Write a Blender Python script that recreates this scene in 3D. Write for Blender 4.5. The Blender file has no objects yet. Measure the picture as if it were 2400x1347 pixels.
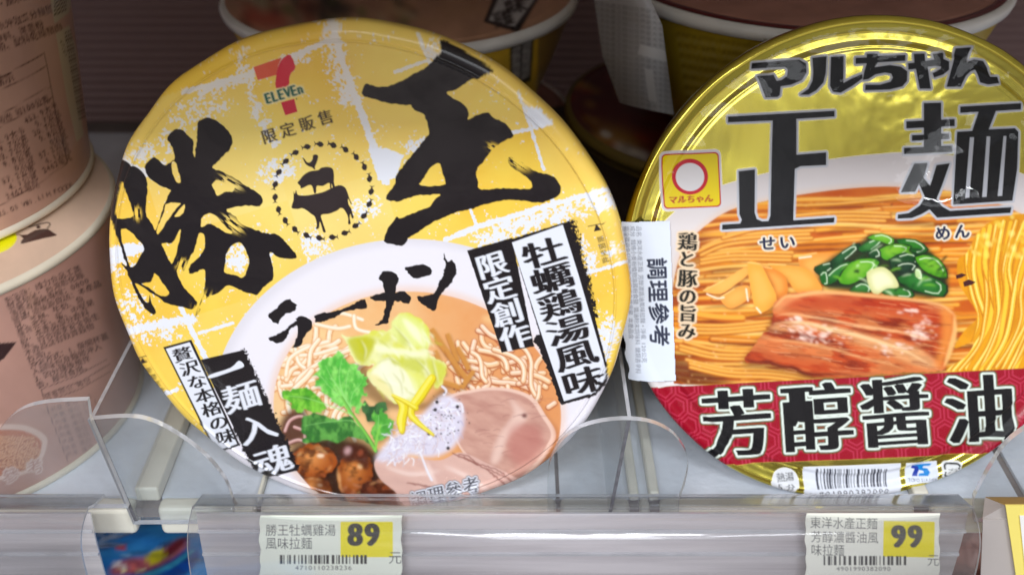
import bpy, math, random
import numpy as np
from mathutils import Vector

# ------------------------------------------------------------------ camera, world, lights
SC = bpy.context.scene
CZ = 1.285                      # height of the lens above the store floor; the shelf board is at z = 1.0
PITCH = math.radians(32)
FPX = 2573.0                    # focal length in pixels of the 2400 px wide photograph
cam_d = bpy.data.cameras.new('camera'); cam = bpy.data.objects.new('camera', cam_d)
SC.collection.objects.link(cam); SC.camera = cam
cam.location = (0, 0, CZ); cam.rotation_euler = (math.radians(90) - PITCH, 0, 0)
cam_d.sensor_width = 36; cam_d.lens = 36 * FPX / 2400; cam_d.clip_start = .01; cam_d.clip_end = 50
cam_d.dof.use_dof = True; cam_d.dof.focus_distance = .375; cam_d.dof.aperture_fstop = 9.0

W = bpy.data.worlds.new('World'); SC.world = W; W.use_nodes = True
nt = W.node_tree; nt.nodes.clear()
wo = nt.nodes.new('ShaderNodeOutputWorld'); wb = nt.nodes.new('ShaderNodeBackground')
tc = nt.nodes.new('ShaderNodeTexCoord'); sx = nt.nodes.new('ShaderNodeSeparateXYZ'); cr = nt.nodes.new('ShaderNodeValToRGB')
mr = nt.nodes.new('ShaderNodeMapRange'); mr.inputs[1].default_value = -1; mr.inputs[2].default_value = 1
nt.links.new(tc.outputs['Generated'], sx.inputs[0]); nt.links.new(sx.outputs[2], mr.inputs[0]); nt.links.new(mr.outputs[0], cr.inputs[0])
cr.color_ramp.elements[0].color = (.20, .175, .165, 1); cr.color_ramp.elements[0].position = .3
cr.color_ramp.elements[1].color = (.46, .48, .52, 1); cr.color_ramp.elements[1].position = .75
e = cr.color_ramp.elements.new(.5); e.color = (.56, .51, .50, 1)
wn = nt.nodes.new('ShaderNodeTexNoise'); wn.inputs['Scale'].default_value = 3.2; wn.inputs['Detail'].default_value = 4       # shelves and goods across the aisle
wr = nt.nodes.new('ShaderNodeMapRange'); wr.inputs[1].default_value = .35; wr.inputs[2].default_value = .65; wr.inputs[3].default_value = .35; wr.inputs[4].default_value = 1.7
wm = nt.nodes.new('ShaderNodeMixRGB'); wm.blend_type = 'MULTIPLY'; wm.inputs[0].default_value = 1
nt.links.new(tc.outputs['Generated'], wn.inputs['Vector']); nt.links.new(wn.outputs[0], wr.inputs[0]); nt.links.new(cr.outputs[0], wm.inputs[1]); nt.links.new(wr.outputs[0], wm.inputs[2]); nt.links.new(wm.outputs[0], wb.inputs[0]); wb.inputs[1].default_value = .8
nt.links.new(wb.outputs[0], wo.inputs[0])

def area(name, loc, target, sx_, sy_, power, col):
    d = bpy.data.lights.new(name, 'AREA'); d.shape = 'RECTANGLE'; d.size = sx_; d.size_y = sy_; d.energy = power; d.color = col
    o = bpy.data.objects.new(name, d); SC.collection.objects.link(o); o.location = loc
    o.rotation_euler = (Vector(target) - Vector(loc)).to_track_quat('-Z', 'Y').to_euler()
    return o
COOL = (.93, .96, 1.0)
area('ceiling_lamp', (-.445, -.9, 2.2), (-.445, .33, 1.1), .47, .13, 15, COOL)
area('ceiling_lamp', (.32, -.9, 2.2), (.32, .33, 1.1), .12, .13, 3.4, COOL)
area('ceiling_lamp', (.69, -.9, 2.2), (.69, .33, 1.1), .28, .13, 9, COOL)
area('ceiling_tube', (-1.3, -.9, 2.2), (.0, .33, 1.1), 1.1, .13, 7, COOL)
area('aisle_fill', (.3, -1.6, 2.6), (.0, .33, 1.1), 1.6, .4, 10, COOL)  # soft front fill added to brighten the lids
area('aisle_panel_lamp', (.1, -1.6, 2.2), (.0, .33, 1.15), 2.4, .40, 11, COOL)
SC.view_settings.view_transform = 'Standard'; SC.view_settings.look = 'None'
SC.view_settings.gamma = 1; SC.view_settings.use_curve_mapping = False
SC.view_settings.exposure = -0.15
SC.cycles.max_bounces = 8; SC.cycles.transparent_max_bounces = 24; SC.cycles.use_denoising = True
SC.cycles.caustics_reflective = False; SC.cycles.caustics_refractive = False

# ------------------------------------------------------------------ photo geometry
FW = np.array([0, math.cos(PITCH), -math.sin(PITCH)]); UP = np.array([0, math.sin(PITCH), math.cos(PITCH)])
CAM = np.array([0, 0, CZ])
def proj(P):
    P = np.asarray(P, float) - CAM; d = P @ FW
    return 1200 + FPX * P[..., 0] / d, 673.5 - FPX * (P @ UP) / d
def ray(x, y):
    x = np.asarray(x, float)[..., None]; y = np.asarray(y, float)[..., None]
    return FW + (x - 1200) / FPX * np.array([1., 0, 0]) - (y - 673.5) / FPX * UP
def hit(x, y, c, n):
    d = ray(x, y); t = ((np.asarray(c) - CAM) @ n) / (d @ n); return CAM + d * t[..., None]
def on_y(x, y, yy): return hit(x, y, np.array([0, yy, 0]), np.array([0, 1., 0]))
def on_z(x, y, zz): return hit(x, y, np.array([0, 0, zz]), np.array([0, 0, 1.]))

# ------------------------------------------------------------------ print shop: anti-aliased ink on a numpy sheet
def lin(c):
    c = np.asarray(c, float) / 255.; return np.where(c <= .04045, c / 12.92, ((c + .055) / 1.055) ** 2.4)
def vnoise(x, y, seed=0):
    xi = np.floor(x).astype(np.int64); yi = np.floor(y).astype(np.int64); fx = x - xi; fy = y - yi
    fx = fx * fx * (3 - 2 * fx); fy = fy * fy * (3 - 2 * fy)
    def h(a, b):
        v = (a * 374761393 + b * 668265263 + seed * 974634777) & 0xffffffff
        v = ((v ^ (v >> 13)) * 1274126177) & 0xffffffff
        return ((v ^ (v >> 16)) & 0xffff) / 65535.
    return (h(xi, yi) * (1 - fx) + h(xi + 1, yi) * fx) * (1 - fy) + (h(xi, yi + 1) * (1 - fx) + h(xi + 1, yi + 1) * fx) * fy
def fbm(x, y, s, seed=0, o=4):
    r = 0; a = .5; t = 0
    for k in range(o):
        r = r + a * vnoise(x / s, y / s, seed + k * 17); t += a; a *= .55; s = s / 2.03
    return r / t
def sm(a, b, x):
    t = np.clip((x - a) / (b - a), 0, 1); return t * t * (3 - 2 * t)

def box_blur(m, r):
    for ax in (0, 1):
        for _ in (0, 1):
            p = np.pad(m, [(r + 1, r) if k == ax else (0, 0) for k in range(2)], mode='edge'); c = np.cumsum(p, axis=ax)
            n = m.shape[ax]
            m = (np.take(c, range(2 * r + 1, 2 * r + 1 + n), ax) - np.take(c, range(0, n), ax)) / (2 * r + 1)
    return m
def dilate(m, rx, ry):
    out = m.copy(); H, Wd = m.shape
    for dy in range(-int(math.ceil(ry)), int(math.ceil(ry)) + 1):
        for dx in range(-int(math.ceil(rx)), int(math.ceil(rx)) + 1):
            q = math.hypot(dx / max(rx, .01), dy / max(ry, .01))
            k = 1.0 if q <= 1 else max(0, 1 - (q - 1) * max(rx, ry))
            if k <= 0: continue
            ys, ye, xs, xe = max(0, dy), min(H, H + dy), max(0, dx), min(Wd, Wd + dx)
            out[ys:ye, xs:xe] = np.maximum(out[ys:ye, xs:xe], m[ys - dy:ye - dy, xs - dx:xe - dx] * k)
    return out

_font = {}
def glyphs(s):
    if s not in _font:
        c = bpy.data.curves.new('tmp', 'FONT'); c.body = s; c.resolution_u = 3
        o = bpy.data.objects.new('tmp', c); SC.collection.objects.link(o)
        me = bpy.data.meshes.new_from_object(o)
        me.calc_loop_triangles(); n = len(me.loop_triangles)
        t = np.zeros(n * 3, int); me.loop_triangles.foreach_get('vertices', t)
        v = np.zeros(len(me.vertices) * 3); me.vertices.foreach_get('co', v); v = v.reshape(-1, 3)[:, :2]
        _font[s] = v[t].reshape(-1, 3, 2)
        bpy.data.objects.remove(o); bpy.data.curves.remove(c); bpy.data.meshes.remove(me)
    return _font[s]

class Sheet:
    def __init__(s, x0, y0, x1, y1, step, col=(255, 255, 255)):
        s.x0, s.y0, s.st = x0, y0, step; s.W = int((x1 - x0) / step) + 1; s.H = int((y1 - y0) / step) + 1
        s.a = np.zeros((s.H, s.W, 4), np.float32); s.a[..., :3] = lin(col)
        s.X, s.Y = np.meshgrid(x0 + np.arange(s.W) * step, y0 + np.arange(s.H) * step)
        s.clip = None
    def tris_mask(s, T):
        """coverage of polygons given as directed edges (N,2,2) in photo pixels -> (mask, y offset, x offset)"""
        E = (np.asarray(T, float) - [s.x0, s.y0]) / s.st + .5
        x_lo = int(max(0, math.floor(E[..., 0].min()) - 1)); x_hi = int(min(s.W, math.ceil(E[..., 0].max()) + 2))
        y_lo = int(max(0, math.floor(E[..., 1].min()) - 1)); y_hi = int(min(s.H, math.ceil(E[..., 1].max()) + 2))
        if x_hi <= x_lo or y_hi <= y_lo: return None
        w, h = x_hi - x_lo, y_hi - y_lo; SS = 5
        p = E - [x_lo, y_lo]; p[..., 1] *= SS
        y0, y1 = p[:, 0, 1], p[:, 1, 1]; sg = np.where(y1 > y0, 1., -1.)
        lo = np.ceil(np.minimum(y0, y1) - .5).astype(int); hi = np.ceil(np.maximum(y0, y1) - .5).astype(int)
        lo = np.clip(lo, 0, h * SS); hi = np.clip(hi, 0, h * SS); n = hi - lo; k = n > 0
        if not k.any(): return None
        p, sg, lo, n = p[k], sg[k], lo[k], n[k]
        idx = np.repeat(np.arange(len(n)), n); row = lo[idx] + np.arange(n.sum()) - np.repeat(np.cumsum(n) - n, n)
        q = p[idx]; t = (row + .5 - q[:, 0, 1]) / (q[:, 1, 1] - q[:, 0, 1]); x = np.clip(q[:, 0, 0] + t * (q[:, 1, 0] - q[:, 0, 0]), 0, w + .999)
        xi = x.astype(int); fr = x - xi; D = np.zeros(h * SS * (w + 3)); o = row * (w + 3) + xi
        D += np.bincount(o, sg[idx] * (1 - fr), D.size); D += np.bincount(o + 1, sg[idx] * fr, D.size)
        m = np.clip(np.abs(np.cumsum(D.reshape(h * SS, w + 3), 1)), 0, 1)[:, :w].reshape(h, SS, w).mean(1)
        return m, y_lo, x_lo
    def full(s, r):
        M = np.zeros((s.H, s.W), np.float32)
        if r is not None: m, y, x = r; M[y:y + m.shape[0], x:x + m.shape[1]] = m
        return M
    def polymask(s, polys):
        es = []
        for P in polys:
            P = np.asarray(P, float); es.append(np.stack([P, np.roll(P, -1, 0)], 1))
        return s.tris_mask(np.concatenate(es))
    def ink(s, r, col, al=1., metal=0.):
        if r is None: return
        m, y, x = r; h, w = m.shape; sl = (slice(y, y + h), slice(x, x + w))
        if s.clip is not None: m = m * s.clip[sl]
        if callable(col): c = col(s.X[sl], s.Y[sl])
        else: c = lin(col)
        m = (m * al)[..., None]
        s.a[sl][..., :3] = s.a[sl][..., :3] * (1 - m) + c * m
        s.a[sl][..., 3:] = s.a[sl][..., 3:] * (1 - m) + metal * m
    def fill(s, P, col, al=1., metal=0.): s.ink(s.polymask([P]), col, al, metal)
    def ell(s, cx, cy, rx, ry, col, al=1., rot=0, metal=0.): s.fill(ellipse(cx, cy, rx, ry, rot), col, al, metal)
    def soft(s, P, col, al=1., r=4):
        q = s.polymask([P])
        if q is None: return
        m, y, x = q; pad = 2 * r + 1
        M = np.pad(m, pad); y -= pad; x -= pad; M = box_blur(M, r)
        y2, x2 = max(0, -y), max(0, -x); M = M[y2:, x2:]; y = max(0, y); x = max(0, x)
        M = M[:s.H - y, :s.W - x]
        if M.size: s.ink((M, y, x), col, al)
    def stroke_mask(s, pts, w):
        P = np.asarray(pts, float); w = np.broadcast_to(np.asarray(w, float), (len(P),)) / 2; es = []
        ang = np.linspace(0, 2 * np.pi, 11)[:-1]; circ = np.stack([np.cos(ang), np.sin(ang)], 1)
        for i in range(len(P)):
            c = P[i] + circ * w[i]; es.append(np.stack([c, np.roll(c, -1, 0)], 1))
            if i + 1 < len(P):
                d = P[i + 1] - P[i]; L = math.hypot(*d)
                if L < 1e-6: continue
                nn = np.array([-d[1], d[0]]) / L
                c = np.array([P[i] - nn * w[i], P[i + 1] - nn * w[i + 1], P[i + 1] + nn * w[i + 1], P[i] + nn * w[i]])
                es.append(np.stack([c, np.roll(c, -1, 0)], 1))
        return s.tris_mask(np.concatenate(es))
    def stroke(s, pts, w, col, al=1., metal=0.): s.ink(s.stroke_mask(pts, w), col, al, metal)
    def soften(s, M, r=1, mix=1.):
        for k in range(3):
            b = box_blur(s.a[..., k], r); s.a[..., k] += (b - s.a[..., k]) * M * mix
    def grade(s, M, sat, gam):
        c = s.a[..., :3]; l = c.mean(-1, keepdims=True); q = np.clip(l + (c - l) * sat, 0, 1); q = .85 * (q / .85) ** gam; s.a[..., :3] = c + (q - c) * M[..., None]
    def text(s, txt, o, ang, w, h, col, bold=(0, 0), outline=(), al=1., shear=0, gap=0, metal=0., rot_glyph=0):
        """baseline starts at o (photo px), runs at ang degrees above horizontal; w, h = width and height of one em"""
        a = math.radians(ang); ex = np.array([math.cos(a), -math.sin(a)]) * w; ey = np.array([-math.sin(a), -math.cos(a)]) * h
        T = []
        x = 0
        for ch in txt:
            if ch != ' ':
                g = glyphs(ch).copy(); adv = 1.0 if ord(ch) > 0x2000 else .6
                gx, gy = g[..., 0] + x, g[..., 1]
                if rot_glyph: gx, gy = x + .5 + (gy - .35), .35 - (g[..., 0] - .5)
                gx = gx + shear * gy
                T.append(np.asarray(o) + gx[..., None] * ex + gy[..., None] * ey)
            else: adv = .5
            x += adv + gap
        return s._glyph(T, col, bold, outline, al, metal)
    def column(s, txt, c0, c1, w, h, ang, col, bold=(0, 0), outline=(), al=1., shear=0):
        """one glyph per point from centre c0 to centre c1"""
        a = math.radians(ang); ex = np.array([math.cos(a), -math.sin(a)]) * w; ey = np.array([-math.sin(a), -math.cos(a)]) * h
        T = []; n = len(txt)
        for i, ch in enumerate(txt):
            c = np.asarray(c0, float) + (np.asarray(c1, float) - c0) * (i / max(1, n - 1)); g = glyphs(ch)
            T.append(c + (g[..., 0] - .5 + shear * (g[..., 1] - .36))[..., None] * ex + (g[..., 1] - .36)[..., None] * ey)
        return s._glyph(T, col, bold, outline, al, 0.)
    def _glyph(s, T, col, bold, outline, al, metal):
        T = np.concatenate(T)                                   # (N,3,2); same turning sense for every triangle
        cr_ = (T[:, 1, 0] - T[:, 0, 0]) * (T[:, 2, 1] - T[:, 0, 1]) - (T[:, 1, 1] - T[:, 0, 1]) * (T[:, 2, 0] - T[:, 0, 0])
        f = cr_ < 0; T[f] = T[f][:, ::-1]
        r = s.tris_mask(np.stack([T, np.roll(T, -1, 1)], 2).reshape(-1, 2, 2))
        if r is None: return
        m, y, x = r; pad = 2 + int(max([bold[0], bold[1]] + [q[0] for q in outline]) / s.st + 1)
        pt, pl, pb, pr = min(pad, y), min(pad, x), min(pad, s.H - y - m.shape[0]), min(pad, s.W - x - m.shape[1])
        m = np.pad(m, ((pt, pb), (pl, pr))); y -= pt; x -= pl
        if bold[0] or bold[1]: m = dilate(m, bold[0] / s.st, bold[1] / s.st)
        for wd, c in outline: s.ink((dilate(m, wd / s.st, wd / s.st), y, x), c, al, 0.)
        s.ink((m, y, x), col, al, metal)
    def sample(s, px, py):
        fx = np.clip((px - s.x0) / s.st, 0, s.W - 1.001); fy = np.clip((py - s.y0) / s.st, 0, s.H - 1.001)
        xi = fx.astype(int); yi = fy.astype(int); fx = (fx - xi)[:, None]; fy = (fy - yi)[:, None]
        return (s.a[yi, xi] * (1 - fx) + s.a[yi, xi + 1] * fx) * (1 - fy) + (s.a[yi + 1, xi] * (1 - fx) + s.a[yi + 1, xi + 1] * fx) * fy

def ellipse(cx, cy, rx, ry, rot=0, n=64, a0=0, a1=360):
    t = np.radians(np.linspace(a0, a1, n)); x = rx * np.cos(t); y = ry * np.sin(t); c, d = math.cos(math.radians(rot)), math.sin(math.radians(rot))
    return np.stack([cx + x * c - y * d, cy + x * d + y * c], 1)
def crom(P, n=6, closed=True):
    P = np.asarray(P, float); N = len(P); out = []
    R_ = range(N if closed else N - 1)
    for i in R_:
        if closed: a, b, c, d = P[i - 1], P[i], P[(i + 1) % N], P[(i + 2) % N]
        else: a, b, c, d = P[max(i - 1, 0)], P[i], P[i + 1], P[min(i + 2, N - 1)]
        for t in np.arange(n) / n:
            out.append(.5 * (2 * b + (c - a) * t + (2 * a - 5 * b + 4 * c - d) * t * t + (3 * b - a - 3 * c + d) * t ** 3))
    if not closed: out.append(P[-1])
    return np.array(out)
def rough(P, amp, step=3., seed=0):
    P = np.asarray(P, float); Q = np.roll(P, -1, 0); out = []
    for a, b in zip(P, Q):
        k = max(1, int(math.hypot(*(b - a)) / step)); out += [a + (b - a) * j / k for j in range(k)]
    out = np.array(out); r = np.random.default_rng(seed)
    nz = r.normal(size=out.shape); nz = (nz + np.roll(nz, 1, 0)) * .6
    return out + nz * amp
def Z(P, ox, oy, k): return np.asarray(P, float) / k + [ox, oy]      # points read off an enlargement
def rrect(x0, y0, x1, y1, r, rot=0):
    P = []
    for cx, cy, a in ((x1 - r, y1 - r, 0), (x0 + r, y1 - r, 90), (x0 + r, y0 + r, 180), (x1 - r, y0 + r, 270)):
        for t in np.radians(np.linspace(a, a + 90, 7)): P.append((cx + r * math.cos(t), cy + r * math.sin(t)))
    P = np.array(P); c = P.mean(0); k, d = math.cos(math.radians(-rot)), math.sin(math.radians(-rot)); q = P - c
    return np.stack([q[:, 0] * k - q[:, 1] * d, q[:, 0] * d + q[:, 1] * k], 1) + c
RNG = np.random.default_rng(7)
def strand(cv, P, w, dark, light, hi=None):
    P = crom(P, 6, False); cv.stroke(P, w, dark); cv.stroke(P - [0, w * .08], w * .68, light)
    if hi is not None: cv.stroke(P - [w * .05, w * .2], w * .22, hi, .8)
def barcode(cv, x0, x1, y0, y1, x2, x3, seed, col=(40, 40, 45)):
    """bars between the top edge (x0..x1, y0) and the foot edge (x2..x3, y1)"""
    r = np.random.default_rng(seed); t = 0; tot = []
    while t < 95: b = r.integers(1, 4); tot.append((t, b)); t += b + r.integers(1, 4)
    for a, b in tot:
        u, v = a / t, (a + b) / t
        cv.fill([(x0 + (x1 - x0) * u, y0), (x0 + (x1 - x0) * v, y0), (x2 + (x3 - x2) * v, y1), (x2 + (x3 - x2) * u, y1)], col)
# ------------------------------------------------------------------ artwork of the yellow lid
def paint_yellow_lid():
    cv = Sheet(225, 35, 1495, 1215, 1.6)
    X, Y = cv.X, cv.Y
    base = lin((249, 212, 80)); deep = lin((242, 188, 52)); pale = lin((250, 226, 132))
    g = np.clip(1 - np.hypot((X - 700) / 420, (Y - 480) / 300), 0, 1)[..., None] * (.6 + .4 * fbm(X, Y, 60, 5))[..., None]
    d = np.clip(fbm(X, Y, 160, 3) * 1.7 - .45, 0, 1)[..., None]
    col = base * (1 - d) + deep * d; col = col * (1 - g) + pale * g
    cu = np.digitize(X * .956 - Y * .292, [205, 508, 735, 1100, 1330]); cvv = np.digitize(X * .292 + Y * .956, [327, 486, 646, 840, 1010]); rt = np.random.default_rng(12).uniform(0, 1, (7, 7))[cu, cvv][..., None]
    col = col * (1 - .28 * rt) + lin((248, 230, 160)) * .28 * rt
    cv.a[..., :3] = col
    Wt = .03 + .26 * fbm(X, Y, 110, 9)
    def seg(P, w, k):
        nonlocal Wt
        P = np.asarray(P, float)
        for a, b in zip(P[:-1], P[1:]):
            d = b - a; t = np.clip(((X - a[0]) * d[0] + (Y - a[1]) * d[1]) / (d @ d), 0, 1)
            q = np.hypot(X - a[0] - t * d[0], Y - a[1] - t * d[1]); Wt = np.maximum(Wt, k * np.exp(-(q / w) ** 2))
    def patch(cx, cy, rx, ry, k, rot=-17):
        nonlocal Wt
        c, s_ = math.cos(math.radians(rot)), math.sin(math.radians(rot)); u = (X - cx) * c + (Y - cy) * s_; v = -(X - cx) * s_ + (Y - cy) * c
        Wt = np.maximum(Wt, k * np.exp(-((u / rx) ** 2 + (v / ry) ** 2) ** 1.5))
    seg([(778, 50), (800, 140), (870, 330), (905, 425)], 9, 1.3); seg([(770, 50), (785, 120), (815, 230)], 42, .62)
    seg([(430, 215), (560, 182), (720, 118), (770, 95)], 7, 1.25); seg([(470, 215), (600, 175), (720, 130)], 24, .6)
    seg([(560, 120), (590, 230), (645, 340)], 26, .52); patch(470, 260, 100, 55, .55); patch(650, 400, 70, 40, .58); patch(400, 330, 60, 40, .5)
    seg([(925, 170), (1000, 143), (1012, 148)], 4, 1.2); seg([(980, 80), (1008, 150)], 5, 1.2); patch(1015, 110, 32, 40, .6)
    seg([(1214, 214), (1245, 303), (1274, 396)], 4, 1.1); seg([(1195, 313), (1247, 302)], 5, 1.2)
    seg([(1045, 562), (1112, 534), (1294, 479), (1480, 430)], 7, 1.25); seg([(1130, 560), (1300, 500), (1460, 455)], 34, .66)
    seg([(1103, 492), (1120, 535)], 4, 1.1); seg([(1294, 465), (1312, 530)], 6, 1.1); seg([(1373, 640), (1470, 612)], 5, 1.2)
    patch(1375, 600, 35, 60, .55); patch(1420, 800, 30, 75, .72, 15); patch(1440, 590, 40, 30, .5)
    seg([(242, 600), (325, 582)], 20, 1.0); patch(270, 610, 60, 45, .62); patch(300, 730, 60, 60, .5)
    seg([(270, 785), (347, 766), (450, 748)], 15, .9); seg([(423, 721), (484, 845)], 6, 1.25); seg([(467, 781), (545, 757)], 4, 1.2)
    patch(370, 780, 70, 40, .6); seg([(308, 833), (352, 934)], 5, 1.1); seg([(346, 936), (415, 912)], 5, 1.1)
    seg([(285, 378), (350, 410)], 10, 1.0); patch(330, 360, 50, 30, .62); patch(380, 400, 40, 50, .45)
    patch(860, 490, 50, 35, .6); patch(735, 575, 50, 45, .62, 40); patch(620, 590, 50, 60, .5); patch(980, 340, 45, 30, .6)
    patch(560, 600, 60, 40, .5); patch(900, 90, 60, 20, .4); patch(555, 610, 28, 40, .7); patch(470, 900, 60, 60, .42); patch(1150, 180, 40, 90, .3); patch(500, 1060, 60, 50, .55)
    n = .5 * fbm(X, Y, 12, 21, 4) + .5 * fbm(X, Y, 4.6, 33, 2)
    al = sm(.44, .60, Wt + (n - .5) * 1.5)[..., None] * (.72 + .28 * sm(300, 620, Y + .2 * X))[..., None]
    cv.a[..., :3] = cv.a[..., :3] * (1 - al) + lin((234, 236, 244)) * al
    WHT = (236, 238, 246)
    cv.fill(rough(Z([(140, 680), (190, 690), (240, 690), (330, 730), (300, 800), (285, 850), (190, 860)], 800, 40, 2.245), 1.5, seed=3), WHT)
    cv.fill(rough([(1228, 245), (1265, 255), (1300, 290), (1250, 305), (1238, 275)], 1.5, seed=4), WHT)
    # --- printed porcelain bowl
    bowl = ellipse(968, 962, 470, 402, 3, 120)
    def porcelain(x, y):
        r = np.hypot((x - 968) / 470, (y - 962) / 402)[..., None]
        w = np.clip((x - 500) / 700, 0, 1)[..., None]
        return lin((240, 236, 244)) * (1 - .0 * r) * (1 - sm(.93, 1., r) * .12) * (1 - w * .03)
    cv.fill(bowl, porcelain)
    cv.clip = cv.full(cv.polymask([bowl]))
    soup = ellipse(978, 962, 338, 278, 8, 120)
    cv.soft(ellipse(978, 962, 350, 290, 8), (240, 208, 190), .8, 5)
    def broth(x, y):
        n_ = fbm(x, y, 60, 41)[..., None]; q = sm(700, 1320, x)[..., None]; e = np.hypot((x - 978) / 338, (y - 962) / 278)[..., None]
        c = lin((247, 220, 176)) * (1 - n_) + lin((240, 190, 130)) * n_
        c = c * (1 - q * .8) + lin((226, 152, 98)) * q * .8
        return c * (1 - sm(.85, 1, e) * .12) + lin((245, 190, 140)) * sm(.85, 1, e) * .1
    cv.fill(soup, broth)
    for k in range(16):
        a = RNG.uniform(0, 6.28); r = RNG.uniform(.6, .97); cv.soft(ellipse(978 + 330 * r * math.cos(a), 962 + 270 * r * math.sin(a), RNG.uniform(8, 26), RNG.uniform(5, 12), RNG.uniform(0, 90)), (250, 222, 170), .5, 3)
    cv.clip = cv.full(cv.polymask([soup]))
    # noodles at left and at right
    for k in range(38):
        x, y = RNG.uniform(645, 800), RNG.uniform(775, 960); a = RNG.uniform(-.9, .5) if k % 3 else RNG.uniform(1, 2.2); L = RNG.uniform(40, 90); P = []
        b = RNG.uniform(-.5, .5)
        for t in np.linspace(-.5, .5, 5): P.append((x + L * t * math.cos(a + b * t * 2), y + L * t * math.sin(a + b * t * 2) + 6 * math.sin(7 * t)))
        strand(cv, P, RNG.uniform(12, 16), (222, 156, 100), (250, 228, 196), (255, 246, 232))
    for k in range(48):
        x, y = RNG.uniform(1075, 1270), RNG.uniform(775, 930)
        if (x - 1060) / 210 < (y - 940) / -190 * .35: pass
        a = RNG.uniform(.2, 1.0) if k % 4 else RNG.uniform(1.3, 2.3); L = RNG.uniform(45, 100); P = []; b = RNG.uniform(-.9, .9)
        if y < 790 + (x - 1075) * .35: continue
        for t in np.linspace(-.5, .5, 6): P.append((x + L * t * math.cos(a + b * t * 2), y + L * t * math.sin(a + b * t * 2)))
        strand(cv, P, RNG.uniform(13, 17), (196, 122, 78), (246, 210, 168), (255, 240, 222))
    for P in ([(1112, 800), (1105, 840), (1120, 880), (1160, 895), (1210, 900), (1250, 915)], [(1120, 775), (1160, 790), (1195, 830), (1230, 870), (1240, 900), (1255, 925)],
              [(1090, 860), (1130, 870), (1145, 900), (1120, 915), (1100, 905)], [(1195, 850), (1225, 845), (1228, 870), (1200, 875)], [(1130, 765), (1150, 785), (1180, 800), (1200, 820)],
              [(1215, 900), (1245, 895), (1258, 915), (1240, 935)], [(1285, 955), (1300, 945)]):
        strand(cv, P, 15, (190, 112, 72), (246, 212, 180), (255, 240, 226))
    for P in ([(655, 850), (690, 835), (740, 830), (790, 815)], [(660, 905), (700, 900), (735, 890)], [(690, 800), (700, 850), (730, 870)], [(670, 880), (680, 840), (720, 815), (770, 800)], [(740, 760), (790, 770), (820, 765)],
              [(760, 745), (800, 735), (850, 750)], [(830, 740), (835, 770), (870, 780)]):
        strand(cv, P, 11, (236, 190, 140), (252, 234, 208), (255, 250, 242))
    for k in range(26):
        sd = k % 2; a0 = RNG.uniform(2.5, 3.9) if sd else RNG.uniform(-1.0, .12); rr = RNG.uniform(.52, .93); P = []
        for t in np.linspace(0, RNG.uniform(.35, .7), 6): P.append((978 + 320 * (rr + .05 * math.sin(9 * t + k)) * math.cos(a0 + t), 962 + 262 * (rr + .05 * math.sin(9 * t + k)) * math.sin(a0 + t)))
        strand(cv, P, RNG.uniform(12, 17), (222, 160, 108) if sd else (200, 126, 82), (251, 230, 198) if sd else (247, 214, 176), (255, 248, 236))
    # bamboo strips (brown) right of the cabbage
    for x, y, a, L in ((1030, 800, 1.0, 70), (1045, 825, .9, 75), (1060, 815, 1.2, 70), (1062, 850, 1.05, 70), (1075, 865, .9, 60), (1030, 850, 1.2, 60), (1085, 840, 1.1, 60), (1050, 900, .3, 60), (1095, 890, 2.2, 50)):
        c, s_ = math.cos(a), math.sin(a); P = [(x - L / 2 * c - 5 * s_, y - L / 2 * s_ + 5 * c), (x - L / 2 * c + 5 * s_, y - L / 2 * s_ - 5 * c), (x + L / 2 * c + 6 * s_, y + L / 2 * s_ - 6 * c), (x + L / 2 * c - 6 * s_, y + L / 2 * s_ + 6 * c)]
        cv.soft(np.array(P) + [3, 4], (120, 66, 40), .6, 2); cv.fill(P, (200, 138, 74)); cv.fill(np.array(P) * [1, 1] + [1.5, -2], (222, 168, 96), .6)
    # oysters and black mushroom, bottom left
    K = (58, 30, 22)
    cv.soft(ellipse(790, 1110, 130, 90, 10), K, .95, 6); cv.soft(ellipse(690, 1000, 34, 45, 20), (96, 58, 46), .95, 4)
    for P in ([(668, 1010), (680, 985), (705, 975), (725, 985)], [(672, 1040), (700, 1030), (722, 1040)], [(690, 1000), (712, 1010), (715, 1030)]): strand(cv, P, 10, (110, 66, 56), (214, 168, 160), (240, 214, 210))
    def oyster(cx, cy, rx, ry, rot, a, b, h):
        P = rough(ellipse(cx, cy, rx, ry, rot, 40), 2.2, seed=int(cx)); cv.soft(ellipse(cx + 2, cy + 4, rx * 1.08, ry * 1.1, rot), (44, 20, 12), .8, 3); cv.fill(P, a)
        for i in range(1, 9):
            f = 1 - i * .1; cv.soft(ellipse(cx - rx * .02 * i, cy - ry * .03 * i, rx * f, ry * f, rot), tuple(np.array(a) + (np.array(b) - a) * i / 8), .45, 3)
        q_ = cv.polymask([P]); m_, yy_, xx_ = q_; sl_ = (slice(yy_, yy_ + m_.shape[0]), slice(xx_, xx_ + m_.shape[1])); cv.ink((m_ * sm(.5, .72, fbm(cv.X[sl_] * .7, cv.Y[sl_], 16, int(cx) + 7, 4)), yy_, xx_), (74, 34, 18), .75)
        for _ in range(16):
            t_ = RNG.uniform(0, 6.28); f_ = RNG.uniform(.72, .98); cv.soft(cv_line([(cx + rx * f_ * math.cos(t_ + d_), cy + ry * f_ * math.sin(t_ + d_)) for d_ in (0, .25, .5)], RNG.uniform(3, 8)), [(96, 48, 22), (244, 196, 140)][_ % 3 == 0], .55, 1)
        cv.soft(ellipse(cx + rx * .3, cy - ry * .35, rx * .16, ry * .12, rot), h, .9, 1)
    oyster(735, 1080, 55, 39, 0, (176, 98, 44), (238, 174, 112), (255, 232, 204))
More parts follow.
